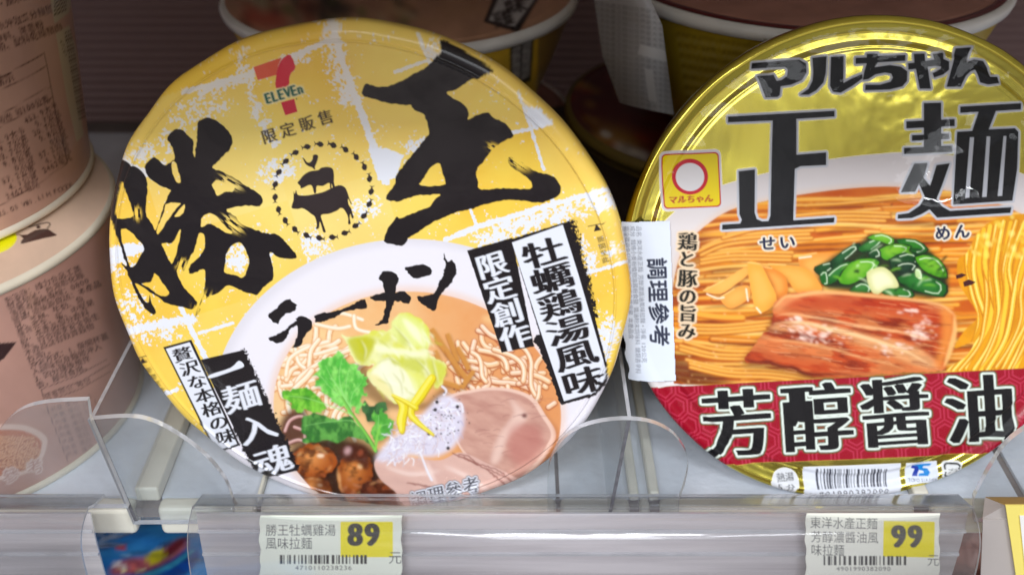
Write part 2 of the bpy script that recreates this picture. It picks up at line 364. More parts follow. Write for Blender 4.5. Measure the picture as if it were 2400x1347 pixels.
    oyster(832, 1110, 42, 54, 12, (164, 90, 40), (228, 160, 96), (246, 206, 160))
    cv.soft(crom([(800, 1045), (850, 1040), (865, 1065), (860, 1100), (835, 1080), (815, 1085), (800, 1070)]), (92, 48, 34), .9, 2)
    cv.soft(ellipse(815, 1055, 8, 10, 30), (222, 186, 186), .8, 2); cv.soft(ellipse(845, 1060, 6, 8, 30), (160, 90, 66), .9, 1)
    oyster(738, 1145, 40, 28, 8, (160, 92, 44), (228, 166, 104), (250, 224, 190)); cv.soft(ellipse(755, 1140, 20, 22, 10), (110, 60, 34), .6, 3)
    oyster(905, 1152, 58, 30, 8, (96, 50, 34), (170, 96, 58), (214, 170, 150))
    for k in range(26): cv.soft(ellipse(RNG.uniform(780, 960), RNG.uniform(1120, 1180), RNG.uniform(4, 12), RNG.uniform(2, 6), RNG.uniform(0, 180)), [(60, 30, 24), (150, 88, 58), (196, 138, 104)][k % 3], .6, 1)
    # roast pork
    def pork(x, y):
        u = x * .94 + y * .34; v = -x * .34 + y * .94
        n_ = fbm(u / 3.2, v, 14, 61)[..., None]; m_ = fbm(x, y, 50, 63)[..., None]
        c = lin((224, 184, 168)) * (1 - n_) + lin((186, 136, 124)) * n_
        return c * (1 - m_ * .25) + lin((240, 205, 190)) * m_ * .25
    A = crom([(1045, 935), (1110, 912), (1180, 908), (1245, 928), (1280, 975), (1303, 1015), (1290, 1050), (1255, 1100), (1215, 1125), (1150, 1100), (1090, 1066), (1060, 1010)])
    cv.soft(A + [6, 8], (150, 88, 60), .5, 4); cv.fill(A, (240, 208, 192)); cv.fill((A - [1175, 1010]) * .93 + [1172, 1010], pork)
    cv.soft(crom([(1195, 935), (1215, 950), (1235, 975), (1220, 1000), (1190, 1030), (1170, 1080), (1150, 1085), (1165, 1030), (1195, 985), (1205, 965)]), (240, 212, 200), .8, 3)
    cv.soft(ellipse(1229, 974, 6, 5), (110, 60, 60), .9, 1)
    for k in range(22):
        x, y = RNG.uniform(1090, 1260), RNG.uniform(935, 1080); L = RNG.uniform(12, 45); a = RNG.uniform(-.35, .05); cv.stroke(crom([(x, y), (x + L / 2, y + L * a / 2 - 2), (x + L, y + L * a)], 4, False), RNG.uniform(1, 2), (164, 112, 108), .5)
    cv.soft(cv_line([(1060, 1066), (1130, 1092), (1200, 1120), (1260, 1104)], 14), (140, 84, 70), .7, 3); cv.soft(cv_line([(1295, 990), (1308, 1030), (1280, 1080), (1240, 1112)], 12), (206, 140, 96), .8, 3); cv.soft(crom([(1200, 1000), (1260, 1000), (1270, 1050), (1220, 1090), (1190, 1060)]), (196, 128, 120), .6, 5)
    B = crom([(878, 1080), (915, 1055), (960, 1070), (1030, 1078), (1080, 1060), (1140, 1085), (1215, 1122), (1230, 1140), (1150, 1180), (1060, 1195), (960, 1190), (925, 1150), (890, 1120)])
    cv.fill(B, lambda x, y: pork(x, y) * .5 + lin((242, 212, 202)) * .5)
    for P in ([(1060, 1062), (1110, 1082), (1160, 1100), (1200, 1125)], [(1075, 1064), (1100, 1070), (1120, 1090)], [(955, 1130), (990, 1137), (1030, 1145)], [(1140, 1100), (1180, 1130), (1200, 1150)]): cv.stroke(rough(crom(P, 5, False), 1.2)[:-3], 3, (150, 92, 84), .7)
    for P in ([(900, 1090), (960, 1110), (1030, 1105)], [(1000, 1080), (1010, 1110), (1025, 1140)], [(1040, 1090), (1100, 1120), (1160, 1160)]): cv.soft(cv_line(P, 8), (250, 230, 222), .8, 2)
    # cabbage heap
    def cab(x, y):
        n_ = sm(.35, .7, fbm(x * .8 + y * .5, y * .7 - x * .5, 34, 71))[..., None]; m_ = fbm(x, y, 16, 75)[..., None]
        return lin((226, 226, 110)) * n_ + lin((243, 243, 186)) * (1 - n_) * (.85 + .2 * m_)
    zc = lambda P: Z(P, 539, 680, 2.497)
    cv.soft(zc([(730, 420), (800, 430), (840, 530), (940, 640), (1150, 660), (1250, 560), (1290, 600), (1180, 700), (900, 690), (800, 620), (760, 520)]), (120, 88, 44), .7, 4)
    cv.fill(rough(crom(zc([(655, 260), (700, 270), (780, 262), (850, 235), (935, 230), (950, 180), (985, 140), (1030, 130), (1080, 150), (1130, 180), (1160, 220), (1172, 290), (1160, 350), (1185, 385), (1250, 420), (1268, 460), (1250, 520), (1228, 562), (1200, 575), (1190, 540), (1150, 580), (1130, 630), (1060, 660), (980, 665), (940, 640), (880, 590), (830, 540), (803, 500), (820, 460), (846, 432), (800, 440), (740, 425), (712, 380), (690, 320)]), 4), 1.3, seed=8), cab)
    for P, c, a_ in (([(692, 285), (780, 272), (850, 290), (830, 360), (790, 420), (745, 410), (712, 350)], (200, 200, 52), .85), ([(940, 195), (1010, 145), (1090, 170), (1150, 240), (1165, 330), (1090, 330), (980, 300)], (232, 238, 158), .8), ([(1010, 165), (1060, 190), (1110, 240), (1130, 310), (1145, 340), (1090, 290), (1040, 230)], (250, 252, 216), .85),
                     ([(850, 320), (950, 335), (1060, 352), (1190, 372), (1060, 385), (950, 372), (870, 360)], (248, 250, 212), .9), ([(860, 440), (940, 395), (1000, 450), (1080, 520), (1100, 600), (980, 650), (900, 600), (825, 505)], (248, 247, 226), .85), ([(815, 500), (870, 500), (960, 600), (950, 640), (880, 590)], (240, 230, 160), .7),
                     ([(1150, 400), (1262, 440), (1245, 520), (1205, 570), (1175, 500)], (214, 216, 78), .8), ([(940, 415), (1050, 398), (1150, 415), (1110, 480), (1020, 450)], (208, 212, 88), .8), ([(1030, 470), (1110, 500), (1150, 560), (1100, 600), (1060, 540)], (236, 238, 150), .7), ([(870, 290), (930, 240), (945, 290), (900, 312)], (222, 224, 96), .7), ([(980, 200), (1010, 260), (1060, 320), (1000, 310)], (204, 208, 90), .5)):
        cv.soft(crom(zc(P)), c, a_, 2)
    for P in ([(860, 430), (930, 400), (1000, 440)], [(1080, 400), (1150, 470), (1180, 540)], [(950, 480), (1000, 540), (1010, 620)], [(890, 480), (940, 560), (960, 640)], [(1180, 400), (1200, 480), (1215, 550)], [(760, 290), (790, 350), (780, 410)], [(950, 200), (1040, 300), (1060, 340)]):
        cv.soft(cv_line(zc(P), 3.4), (176, 176, 70), .65, 1); cv.soft(cv_line(zc(P) + [2.5, -1], 2.4), (254, 254, 232), .8, 1)
    for k in range(34):
        x, y = RNG.uniform(880, 1020), RNG.uniform(760, 925); a = RNG.uniform(.2, 1.5); L = RNG.uniform(14, 50)
        cv.soft(cv_line([(x, y), (x + L * .5 * math.cos(a) + 3, y + L * .5 * math.sin(a)), (x + L * math.cos(a), y + L * math.sin(a))], RNG.uniform(1.5, 4)), [(198, 200, 84), (252, 252, 228)][k % 2], .7, 1)
    # herb leaf
    def leaf(tip, base, w, col, seed, dark=(70, 132, 50)):
        tip, base = np.array(tip, float), np.array(base, float); ax = tip - base; L = math.hypot(*ax); ax /= L; nx = np.array([-ax[1], ax[0]])
        r = np.random.default_rng(seed); lft, rgt = [], []
        for i, t in enumerate(np.linspace(0.04, 1, 17)):
            ww = w * (math.sin(math.pi * min(1, t * .93)) ** .75) * (.5 + .55 * t if t < .7 else 1)
            j = 1.15 if i % 2 else .72
            lft.append(base + ax * L * (t + (.05 if i % 2 else 0)) + nx * ww * j * r.uniform(.85, 1.1)); rgt.append(base + ax * L * (t + (.05 if i % 2 else 0)) - nx * ww * j * r.uniform(.85, 1.1))
        P = np.array(lft + [tip + ax * 4] + rgt[::-1])
        cv.fill(P, lambda x, y: lin(col) * (.75 + .5 * fbm(x, y, 14, seed))[..., None])
        cv.stroke([base, tip - ax * L * .1], [3.2, 1.2], (150, 214, 120))
        for t in np.linspace(.2, .85, 7):
            for sd in (1, -1): 
                q = base + ax * L * t; cv.stroke([q, q + ax * L * .13 + nx * sd * w * .62], [2, .8], (158, 222, 128), .7)
                q2 = q + ax * L * .06; cv.stroke([q2, q2 + ax * L * .12 + nx * sd * w * .62], [2, 1], dark, .45)
    zz = lambda P: Z(P, 539, 680, 2.497)
    def frond(P, c, c2, seed, amp=2.4):
        P = rough(crom(zz(P), 5), amp, 4.5, seed); q = P.mean(0)
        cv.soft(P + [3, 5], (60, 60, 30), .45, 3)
        cv.fill(P, lambda x, y: (lin(c) * (1 - sm(.35, .65, fbm(x * 1.3, y * .8, 17, seed)))[..., None] + lin(c2) * sm(.35, .65, fbm(x * 1.3, y * .8, 17, seed))[..., None]) * (.8 + .4 * fbm(x, y, 6, seed + 2))[..., None])
        return q
    frond([(790, 640), (830, 680), (900, 650), (922, 700), (870, 745), (820, 770), (780, 720)], (58, 100, 62), (84, 130, 80), 40)
    frond([(420, 770), (440, 735), (500, 715), (560, 735), (620, 750), (700, 735), (760, 800), (805, 862), (835, 915), (780, 885), (700, 862), (640, 884), (560, 872), (500, 893), (430, 884), (452, 850), (420, 830)], (66, 128, 62), (116, 178, 92), 41)
    frond([(298, 612), (340, 585), (380, 580), (430, 568), (490, 590), (530, 640), (565, 665), (550, 705), (520, 718), (470, 705), (430, 702), (400, 722), (370, 692), (336, 672), (350, 650)], (98, 174, 56), (146, 210, 84), 42, 3.2)
    cv.soft(zz([(350, 625), (450, 615), (520, 640), (450, 640)]), (60, 120, 50), .6, 2)
    frond([(845, 700), (870, 722), (890, 690), (922, 740), (957, 762), (950, 812), (930, 850), (880, 872), (845, 890), (828, 830), (850, 780), (835, 750)], (96, 176, 76), (140, 206, 104), 43)
    frond([(600, 370), (640, 360), (668, 378), (675, 405), (715, 428), (750, 455), (758, 490), (795, 515), (804, 550), (785, 570), (800, 610), (778, 640), (792, 665), (760, 672), (745, 702), (720, 690), (705, 730), (680, 690), (640, 668), (600, 645), (560, 600), (530, 560), (500, 540), (520, 500), (485, 495), (520, 470), (515, 430), (560, 400)], (104, 192, 84), (156, 224, 122), 44, 3.4)
    LG = (166, 226, 140)
    for P, w in (([(655, 400), (640, 500), (660, 600), (710, 690)], [1, 2.4, 3.4, 5]), ([(560, 440), (600, 520), (665, 610)], [1, 2, 3]), ([(770, 540), (720, 600), (700, 680)], [1, 2, 3]), ([(700, 450), (680, 540), (680, 640)], [1, 2, 2.4]), ([(530, 500), (600, 580), (670, 650)], [1, 1.6, 2.4]),
                 ([(320, 615), (450, 630), (600, 680), (720, 730)], [1, 2, 2.4, 4]), ([(440, 790), (560, 770), (700, 760), (760, 790)], [1, 1.6, 2, 3]), ([(930, 780), (880, 800), (855, 880)], [1, 2, 3]), ([(870, 730), (868, 800), (855, 900)], [1, 2, 3])):
        Q = crom(zz(P), 6, False); cv.stroke(Q, np.interp(np.linspace(0, 1, len(Q)), np.linspace(0, 1, len(w)), w), LG, .75)
    for k in range(120):
        px_, py_ = RNG.uniform(500, 790), RNG.uniform(400, 690); d_ = np.array([680 - px_, 660 - py_]); d_ = d_ / (np.hypot(*d_) + 1); q = zz([(px_, py_)])[0]
        if abs(px_ - 650) + abs(py_ - 540) < 190: cv.stroke([q, q + d_ * RNG.uniform(5, 12)], [1.6, .6], [(74, 146, 66), (176, 230, 150)][k % 2], .5)
    Q = crom(zz([(650, 620), (700, 700), (770, 800), (815, 870), (852, 938)]), 6, False); cv.stroke(Q + [1.5, 1], np.linspace(4, 8, len(Q)), (70, 130, 50)); cv.stroke(Q, np.linspace(3, 6.5, len(Q)), (142, 210, 100)); cv.stroke(crom(zz([(880, 790), (862, 850), (852, 938)]), 4, False), 5, (150, 214, 100))
    # shredded white leek with pepper
    cv.soft(crom([(880, 1075), (915, 1030), (960, 1000), (1000, 960), (1040, 925), (1080, 950), (1086, 1000), (1060, 1050), (1010, 1070), (960, 1065), (920, 1078)]), (228, 224, 238), .97, 3)
    for k in range(230):
        t = RNG.uniform(0, 1); x = 905 + t * 160 + RNG.normal() * 16; y = 1060 - t * 90 + RNG.normal() * 26; a = RNG.uniform(0, 3.14); L = RNG.uniform(8, 26)
        if y > 1078 or x > 1092: continue
        cv.stroke(crom([(x, y), (x + L * .5 * math.cos(a), y + L * .5 * math.sin(a) - 3), (x + L * math.cos(a + .4), y + L * math.sin(a + .4))], 4, False), RNG.uniform(1, 3.2), [(250, 250, 254), (205, 196, 214), (238, 236, 246), (222, 206, 210)][k % 4], .8)
    for P in ([(985, 1060), (1000, 1100), (1012, 1125)], [(1040, 925), (1046, 915), (1036, 905)], [(1060, 950), (1080, 945), (1085, 965)]): cv.stroke(crom(P, 4, False), 5, (240, 238, 246), .9)
    for k in range(46):
        x = RNG.normal(1050, 24); y = RNG.normal(975, 30); cv.ell(x, y, RNG.uniform(.8, 2.6), RNG.uniform(.8, 2.4), (50, 40, 48), .85)
    for x, y in ((1020, 960), (1024, 942), (954, 966), (1005, 1016), (1050, 1050), (1072, 953)): cv.ell(x, y, 4, 4, (34, 28, 34))
    # citron peel
    for P, w in (([(1012, 885), (985, 925), (962, 962), (975, 985), (1015, 1018)], [20, 24, 18, 14, 6]), ([(925, 930), (945, 950), (940, 985), (942, 1010)], [8, 22, 24, 12]), ([(920, 925), (950, 940), (975, 955)], [6, 10, 12])):
        Q = crom(P, 6, False); ww = np.interp(np.linspace(0, 1, len(Q)), np.linspace(0, 1, len(w)), w)
        cv.stroke(Q + [1, 2], ww, (206, 176, 40)); cv.stroke(Q, ww * .85, (238, 222, 62)); cv.stroke(Q - [2, 1], ww * .35, (248, 240, 130), .8)
    cv.soften(cv.clip, 1, .55); cv.grade(cv.clip, 1.03, 1.2); cv.clip = None
    INK = (26, 20, 24)
    # --- brush lettering, traced
    k = 2.245
    SH = Z([(190, 400), (240, 418), (285, 440), (315, 475), (327, 520), (325, 580), (318, 640), (325, 690), (350, 730), (370, 762), (392, 695), (412, 640), (428, 595), (442, 570), (448, 548), (400, 530), (355, 500), (325, 470), (316, 430), (330, 400), (360, 378), (378, 385), (412, 418), (440, 410), (462, 395), (470, 378), (462, 340), (450, 310), (432, 280), (445, 255), (480, 228), (520, 240), (550, 270), (572, 298), (568, 330), (575, 378), (582, 330), (590, 260), (592, 195), (610, 182), (650, 170), (690, 185), (730, 215), (770, 265), (775, 300), (760, 340), (735, 360), (700, 400), (668, 432), (720, 455), (790, 490), (850, 530), (900, 560), (928, 585), (932, 615), (910, 638), (860, 632), (800, 640), (742, 655), (790, 690), (820, 725), (870, 750), (960, 780), (1000, 782), (1040, 810), (1085, 860), (1112, 895), (1105, 910), (1060, 912), (1010, 900), (972, 880), (985, 950), (988, 1020), (940, 1060), (905, 1100), (860, 1095), (800, 1070), (750, 1050), (722, 1070), (690, 1100), (655, 1105), (640, 1130), (625, 1100), (600, 1180), (572, 1228), (600, 1150), (618, 1110), (628, 1040), (632, 980), (610, 970), (585, 985), (550, 992), (542, 970), (560, 938), (590, 912), (628, 850), (625, 790), (605, 775), (590, 800), (575, 860), (548, 910), (528, 960), (515, 978), (505, 955), (480, 972), (485, 1000), (510, 1050), (550, 1100), (588, 1145), (575, 1170), (550, 1180), (500, 1165), (430, 1150), (390, 1120), (340, 1090), (300, 1060), (262, 1045), (285, 1090), (315, 1140), (333, 1140), (335, 1105), (350, 1150), (370, 1190), (365, 1205), (345, 1203), (310, 1170), (275, 1115), (245, 1045), (225, 1005), (215, 975), (187, 935), (214, 948), (200, 900), (175, 820), (150, 750), (130, 690), (112, 650), (110, 600), (135, 530), (160, 450)], 200, 200, k)
    SH[0] = (278, 372)
    SHH = [[(197, 505), (225, 590), (245, 650), (250, 690), (215, 698), (170, 695), (163, 650), (170, 580), (185, 530)], [(190, 755), (240, 770), (275, 815), (300, 838), (305, 870), (275, 915), (258, 950), (234, 955), (215, 900), (200, 850), (190, 800)],
           [(470, 400), (485, 430), (503, 500), (490, 515), (470, 490), (455, 440), (455, 410)], [(428, 622), (500, 618), (478, 650), (440, 700), (405, 750), (382, 785), (376, 755), (400, 700), (420, 650)], [(522, 625), (517, 668), (492, 688), (470, 690), (495, 655)],
           [(405, 832), (455, 830), (480, 790), (500, 760), (497, 800), (480, 870), (460, 935), (445, 930), (420, 880)], [(668, 520), (695, 498), (740, 510), (785, 535), (775, 558), (740, 560), (695, 578), (680, 550)], [(608, 740), (612, 700), (640, 675), (665, 675), (700, 700), (740, 745), (772, 772), (745, 778), (700, 750), (650, 728), (620, 745)],
           [(735, 940), (745, 880), (770, 845), (810, 828), (835, 850), (858, 910), (855, 960), (830, 1010), (790, 1000), (735, 985)], [(365, 990), (400, 1030), (438, 1090), (425, 1108), (385, 1105), (340, 1070), (295, 1045), (340, 1035), (355, 1010)]]
    OU = Z([(540, 120), (790, 270), (765, 300), (720, 325), (690, 325), (640, 360), (600, 385), (555, 400), (590, 430), (630, 450), (660, 480), (672, 510), (665, 540), (710, 520), (768, 503), (800, 530), (850, 555), (880, 580), (905, 628), (870, 645), (830, 670), (800, 690), (770, 730), (740, 770), (718, 790), (710, 820), (720, 870), (735, 908), (850, 900), (970, 905), (1000, 895), (1000, 865), (970, 840), (930, 810), (890, 785), (880, 740), (940, 760), (1000, 800), (1050, 820), (1110, 835), (1135, 860), (1155, 900), (1140, 940), (1090, 965), (1040, 975), (940, 965), (850, 965), (760, 985), (680, 1010), (600, 1030), (540, 1055), (480, 1080), (420, 1120), (375, 1150), (350, 1165), (335, 1195), (310, 1202), (230, 1187), (228, 1160), (245, 1110), (270, 1080), (290, 1052), (310, 1060), (370, 1035), (430, 1010), (470, 995), (490, 960), (518, 933), (460, 935), (400, 940), (340, 955), (290, 970), (238, 960), (245, 930), (270, 895), (285, 865), (290, 830), (320, 790), (360, 740), (400, 690), (440, 640), (462, 615), (455, 575), (435, 515), (400, 500), (370, 480), (365, 465), (310, 462), (230, 450), (160, 430), (118, 420), (108, 395), (125, 355), (160, 360), (200, 370), (260, 362), (330, 330), (380, 300), (440, 270), (470, 240), (500, 210), (525, 185)], 800, 40, k)
    OUH = [[(420, 865), (450, 820), (480, 780), (515, 770), (530, 810), (545, 860), (543, 880), (500, 890), (440, 890), (410, 880)]]
    def brush(outer, holes, ox, oy, sc, seed, sub=4, amp=.7):
        m = cv.full(cv.polymask([rough(crom(outer, sub), amp, seed=seed)]))
        for h in holes: m = m * (1 - cv.full(cv.polymask([rough(crom(Z(h, ox, oy, sc), 4), amp, seed=seed + 1)])))
        return m
    m = brush(SH, SHH, 200, 200, k, 11)
    # bristle gaps of the dry brush
    def dry(m, cx, cy, rx, ry, ang, k_):
        a = math.radians(ang); u = (X - cx) * math.cos(a) - (Y - cy) * -math.sin(a); v = -(X - cx) * math.sin(a) + (Y - cy) * math.cos(a)
        w = np.exp(-((u / rx) ** 2 + (v / ry) ** 2) ** 2); st = fbm(u / 7, v, 4.5, 91, 2)
        return m * (1 - w * sm(.55 - k_, .6 - k_, st))
    m = dry(m, 540, 428, 30, 12, 30, .06); m = dry(m, 545, 525, 30, 16, 38, .04); m = dry(m, 322, 500, 18, 10, 85, .05); m = dry(m, 480, 715, 30, 26, 110, .08); m = dry(m, 425, 620, 16, 14, 110, .04)
    cv.ink((m, 0, 0), INK)
    m = brush(OU, OUH, 800, 40, k, 12); m = dry(m, 1215, 378, 32, 18, 35, .1); m = dry(m, 1160, 350, 22, 12, 30, .06)
    cv.ink((m, 0, 0), INK)
    RA = [([(265, 385), (300, 360), (340, 325), (370, 313), (385, 328), (400, 335), (403, 360), (385, 375), (350, 385), (325, 410), (315, 432), (295, 425), (275, 405)], 500), ([(270, 500), (330, 475), (365, 452), (368, 475), (355, 500), (340, 520), (315, 525), (280, 515)], 500),
          ([(400, 405), (430, 395), (460, 405), (480, 430), (470, 460), (445, 490), (430, 525), (420, 540), (380, 552), (395, 530), (405, 490), (410, 460), (405, 440), (365, 458), (375, 435), (400, 420)], 500),
          ([(490, 395), (520, 380), (560, 378), (600, 368), (650, 350), (690, 330), (725, 312), (742, 322), (745, 355), (700, 362), (640, 375), (590, 400), (540, 420), (500, 428), (492, 410)], 500),
          ([(820, 180), (860, 178), (890, 195), (900, 215), (890, 250), (885, 290), (875, 340), (860, 380), (845, 430), (820, 435), (785, 440), (820, 410), (830, 370), (838, 330), (825, 240), (805, 215)], 500),
          ([(762, 300), (820, 285), (870, 280), (930, 278), (960, 310), (945, 335), (915, 325), (880, 322), (800, 320), (775, 315)], 500),
          ([(102, 160), (150, 150), (200, 145), (232, 170), (225, 195), (190, 205), (150, 212), (125, 195), (110, 175)], 900),
          ([(290, 85), (310, 130), (330, 120), (345, 140), (352, 180), (335, 220), (300, 265), (265, 310), (250, 365), (225, 362), (190, 340), (170, 325), (160, 300), (200, 295), (245, 280), (270, 230), (290, 190), (296, 140)], 900)]
    for i, (P, ox) in enumerate(RA): cv.fill(rough(crom(Z(P, ox, 550, 2.072), 4), 1.1, 2.5, seed=30 + i), INK)
    # --- title panels
    PW = (232, 235, 245)
    def Q(*p): return np.array(p, float)
    cv.fill(rough(Q((1095, 587), (1200, 557), (1252, 811), (1176, 826)), .3), INK)
    cv.fill(rough(Q((1249, 800), (1262, 812), (1278, 850), (1290, 890), (1302, 915), (1315, 948), (1325, 940), (1300, 830), (1262, 780)), 2.2, seed=5), INK)
    cv.fill(rough(Q((1197, 560), (1335, 517), (1346, 560), (1362, 600), (1382, 690), (1394, 740), (1424, 858), (1424, 892), (1397, 926), (1316, 949)), .5, seed=6), INK)
    for kx in range(22):
        t = kx / 21; x, y = 1338 + 50 * t, 520 + 215 * t; cv.fill(rough(ellipse(x + 3, y, 9, 6), 3, 2, seed=kx), INK)
    cv.fill(crom(Q((1200, 568), (1319, 526), (1355, 640), (1419, 860), (1419, 886), (1393, 919), (1322, 940), (1260, 755)), 1), PW)
    HB = dict(bold=(4.0, .6))
    cv.column('牡蠣鶏湯風味', (1275, 593), (1368, 893), 104, 66, 17, INK, **HB)
    cv.column('限定創作', (1153, 621), (1208, 790), 76, 62, 17, PW, bold=(2.6, .6))
    cv.fill(Q((382, 814), (448, 796), (563, 1042), (506, 1062)), INK); cv.fill(Q((388, 818), (444, 802), (556, 1039), (508, 1056)), PW)
    cv.column('贅沢な本格の味', (427, 831), (530, 1022), 48, 35, 17, INK, bold=(1.6, .4))
    cv.fill(Q((470, 843), (570, 820), (700, 1100), (608, 1123)), INK)
    for kx in range(24):
        t = kx / 23; x, y = 570 + 125 * t, 823 + 270 * t; cv.fill(rough(ellipse(x, y, 6, 7), 2.6, 2, seed=50 + kx), INK)
        x, y = 480 + 126 * t, 862 + 255 * t; 
        if t > .55: cv.fill(rough(ellipse(x, y, 4, 7), 2.2, 2, seed=80 + kx), INK)
    cv.fill(crom(Q((492, 878), (540, 862), (560, 845), (572, 858), (548, 868), (494, 886)), 3), PW)
    cv.column('麺入魂', (566, 930), (641, 1078), 92, 70, 17, PW, bold=(2.4, .7))
    # --- convenience store mark
    k = 2.694
    cv.fill(Z([(88, 152), (262, 92), (318, 72), (362, 158), (334, 192), (322, 232), (315, 282), (412, 258), (414, 322), (352, 350), (376, 440), (290, 464), (262, 378), (180, 392), (160, 330), (232, 292), (230, 212), (118, 242)], 560, 100, k), (244, 232, 190), .12)
    cv.fill(Z([(92, 155), (240, 104), (272, 96), (250, 140), (238, 205), (120, 238)], 560, 100, k), (226, 92, 62))
    cv.fill(crom(Z([(290, 90), (325, 78), (358, 158), (330, 192), (318, 230), (312, 275), (235, 288), (234, 225), (245, 160), (265, 115)], 560, 100, k), 2), (214, 44, 62))
    cv.fill(Z([(265, 378), (350, 355), (370, 437), (293, 460)], 560, 100, k), (206, 36, 60))
    cv.text('ELEVEn', (625, 244), 16.5, 26, 35, (22, 92, 74), bold=(2.4, 1.2), outline=((2.6, (240, 226, 180)),)); cv.ell(695, 232, 1.8, 1.8, (70, 60, 50))
    cv.column('限定販售', (631, 319), (763, 276), 36, 36, 16.5, (52, 40, 40), bold=(1.3, .9))
    # --- animal emblem
    D = (44, 34, 36)
    for P in ([(400, 725), (415, 735), (430, 755), (450, 755), (465, 735), (468, 712), (485, 706), (500, 715), (498, 735), (490, 760), (480, 785), (482, 800), (474, 800), (465, 790), (440, 780), (420, 765), (410, 745)],
              [(370, 885), (385, 865), (410, 835), (450, 812), (500, 805), (520, 790), (560, 785), (590, 795), (600, 830), (600, 880), (607, 915), (595, 920), (585, 890), (584, 920), (575, 917), (570, 885), (530, 905), (492, 905), (488, 945), (475, 950), (462, 905), (440, 900), (410, 915), (390, 920), (388, 905)],
              [(345, 938), (352, 955), (362, 930), (372, 960), (420, 965), (480, 955), (540, 940), (600, 910), (640, 900), (670, 915), (685, 945), (700, 990), (714, 1020), (706, 1018), (690, 985), (692, 1020), (710, 1050), (718, 1080), (725, 1105), (712, 1108), (704, 1080), (700, 1110), (706, 1142), (690, 1145), (690, 1110), (680, 1080), (660, 1050), (640, 1045), (620, 1060), (570, 1080), (520, 1088), (528, 1130), (548, 1190), (545, 1197), (532, 1195), (522, 1160), (510, 1130), (506, 1170), (485, 1175), (492, 1150), (480, 1100), (455, 1080), (430, 1060), (400, 1045), (370, 1050), (335, 1045), (335, 1025), (345, 990)]):
        cv.fill(crom(Z(P, 560, 100, k), 3), D)
    for i in range(24):
        a = math.radians(i * 360 / 23 - 78); c = np.array([757 + 113 * math.cos(a), 448 + 110 * math.sin(a)]); tx = np.array([-math.sin(a), math.cos(a)]); nx = np.array([math.cos(a), math.sin(a)])
        tx, nx = tx * math.cos(.15) - nx * math.sin(.15), nx
        F_ = [(9, 0), (5, 4), (-1, 5.2), (-6, 2), (-9, 1), (-13, 5), (-11.5, 0), (-13, -5), (-9, -1), (-6, -2), (-1, -5.2), (5, -4)]
        cv.fill([c + tx * u * 1.05 + nx * v * 1.35 for u, v in F_], D)
    # --- opening marks and serving note
    cv.fill([(1378, 529), (1417, 521), (1417, 523), (1378, 531)], D); cv.fill([(1392, 542), (1410, 538), (1397, 524)], D)
    cv.column('撕開至此', (1408, 560), (1419, 608), 17, 15, 17, D, bold=(.8, .5))
    cv.fill([(322, 838), (345, 832), (345, 834), (322, 840)], D); cv.fill([(327, 853), (345, 849), (334, 837)], D)
    cv.column('撕開至此', (347, 868), (378, 915), 17, 14, 17, D, bold=(.8, .5))
    cv.column('調理參考', (982, 1170), (1104, 1138), 40, 42, 12, (60, 60, 70), bold=(1., .6), outline=((4.6, (60, 50, 60)), (3.2, (236, 238, 248)),))
    return cv
def cv_line(P, w):
    P = crom(P, 5, False); d = np.gradient(P, axis=0); L = np.hypot(d[:, 0], d[:, 1])[:, None] + 1e-6; n = np.stack([-d[:, 1], d[:, 0]], 1) / L
    t = np.sin(np.linspace(.15, 3, len(P)))[:, None] * w / 2
    return np.concatenate([P + n * t, (P - n * t)[::-1]])
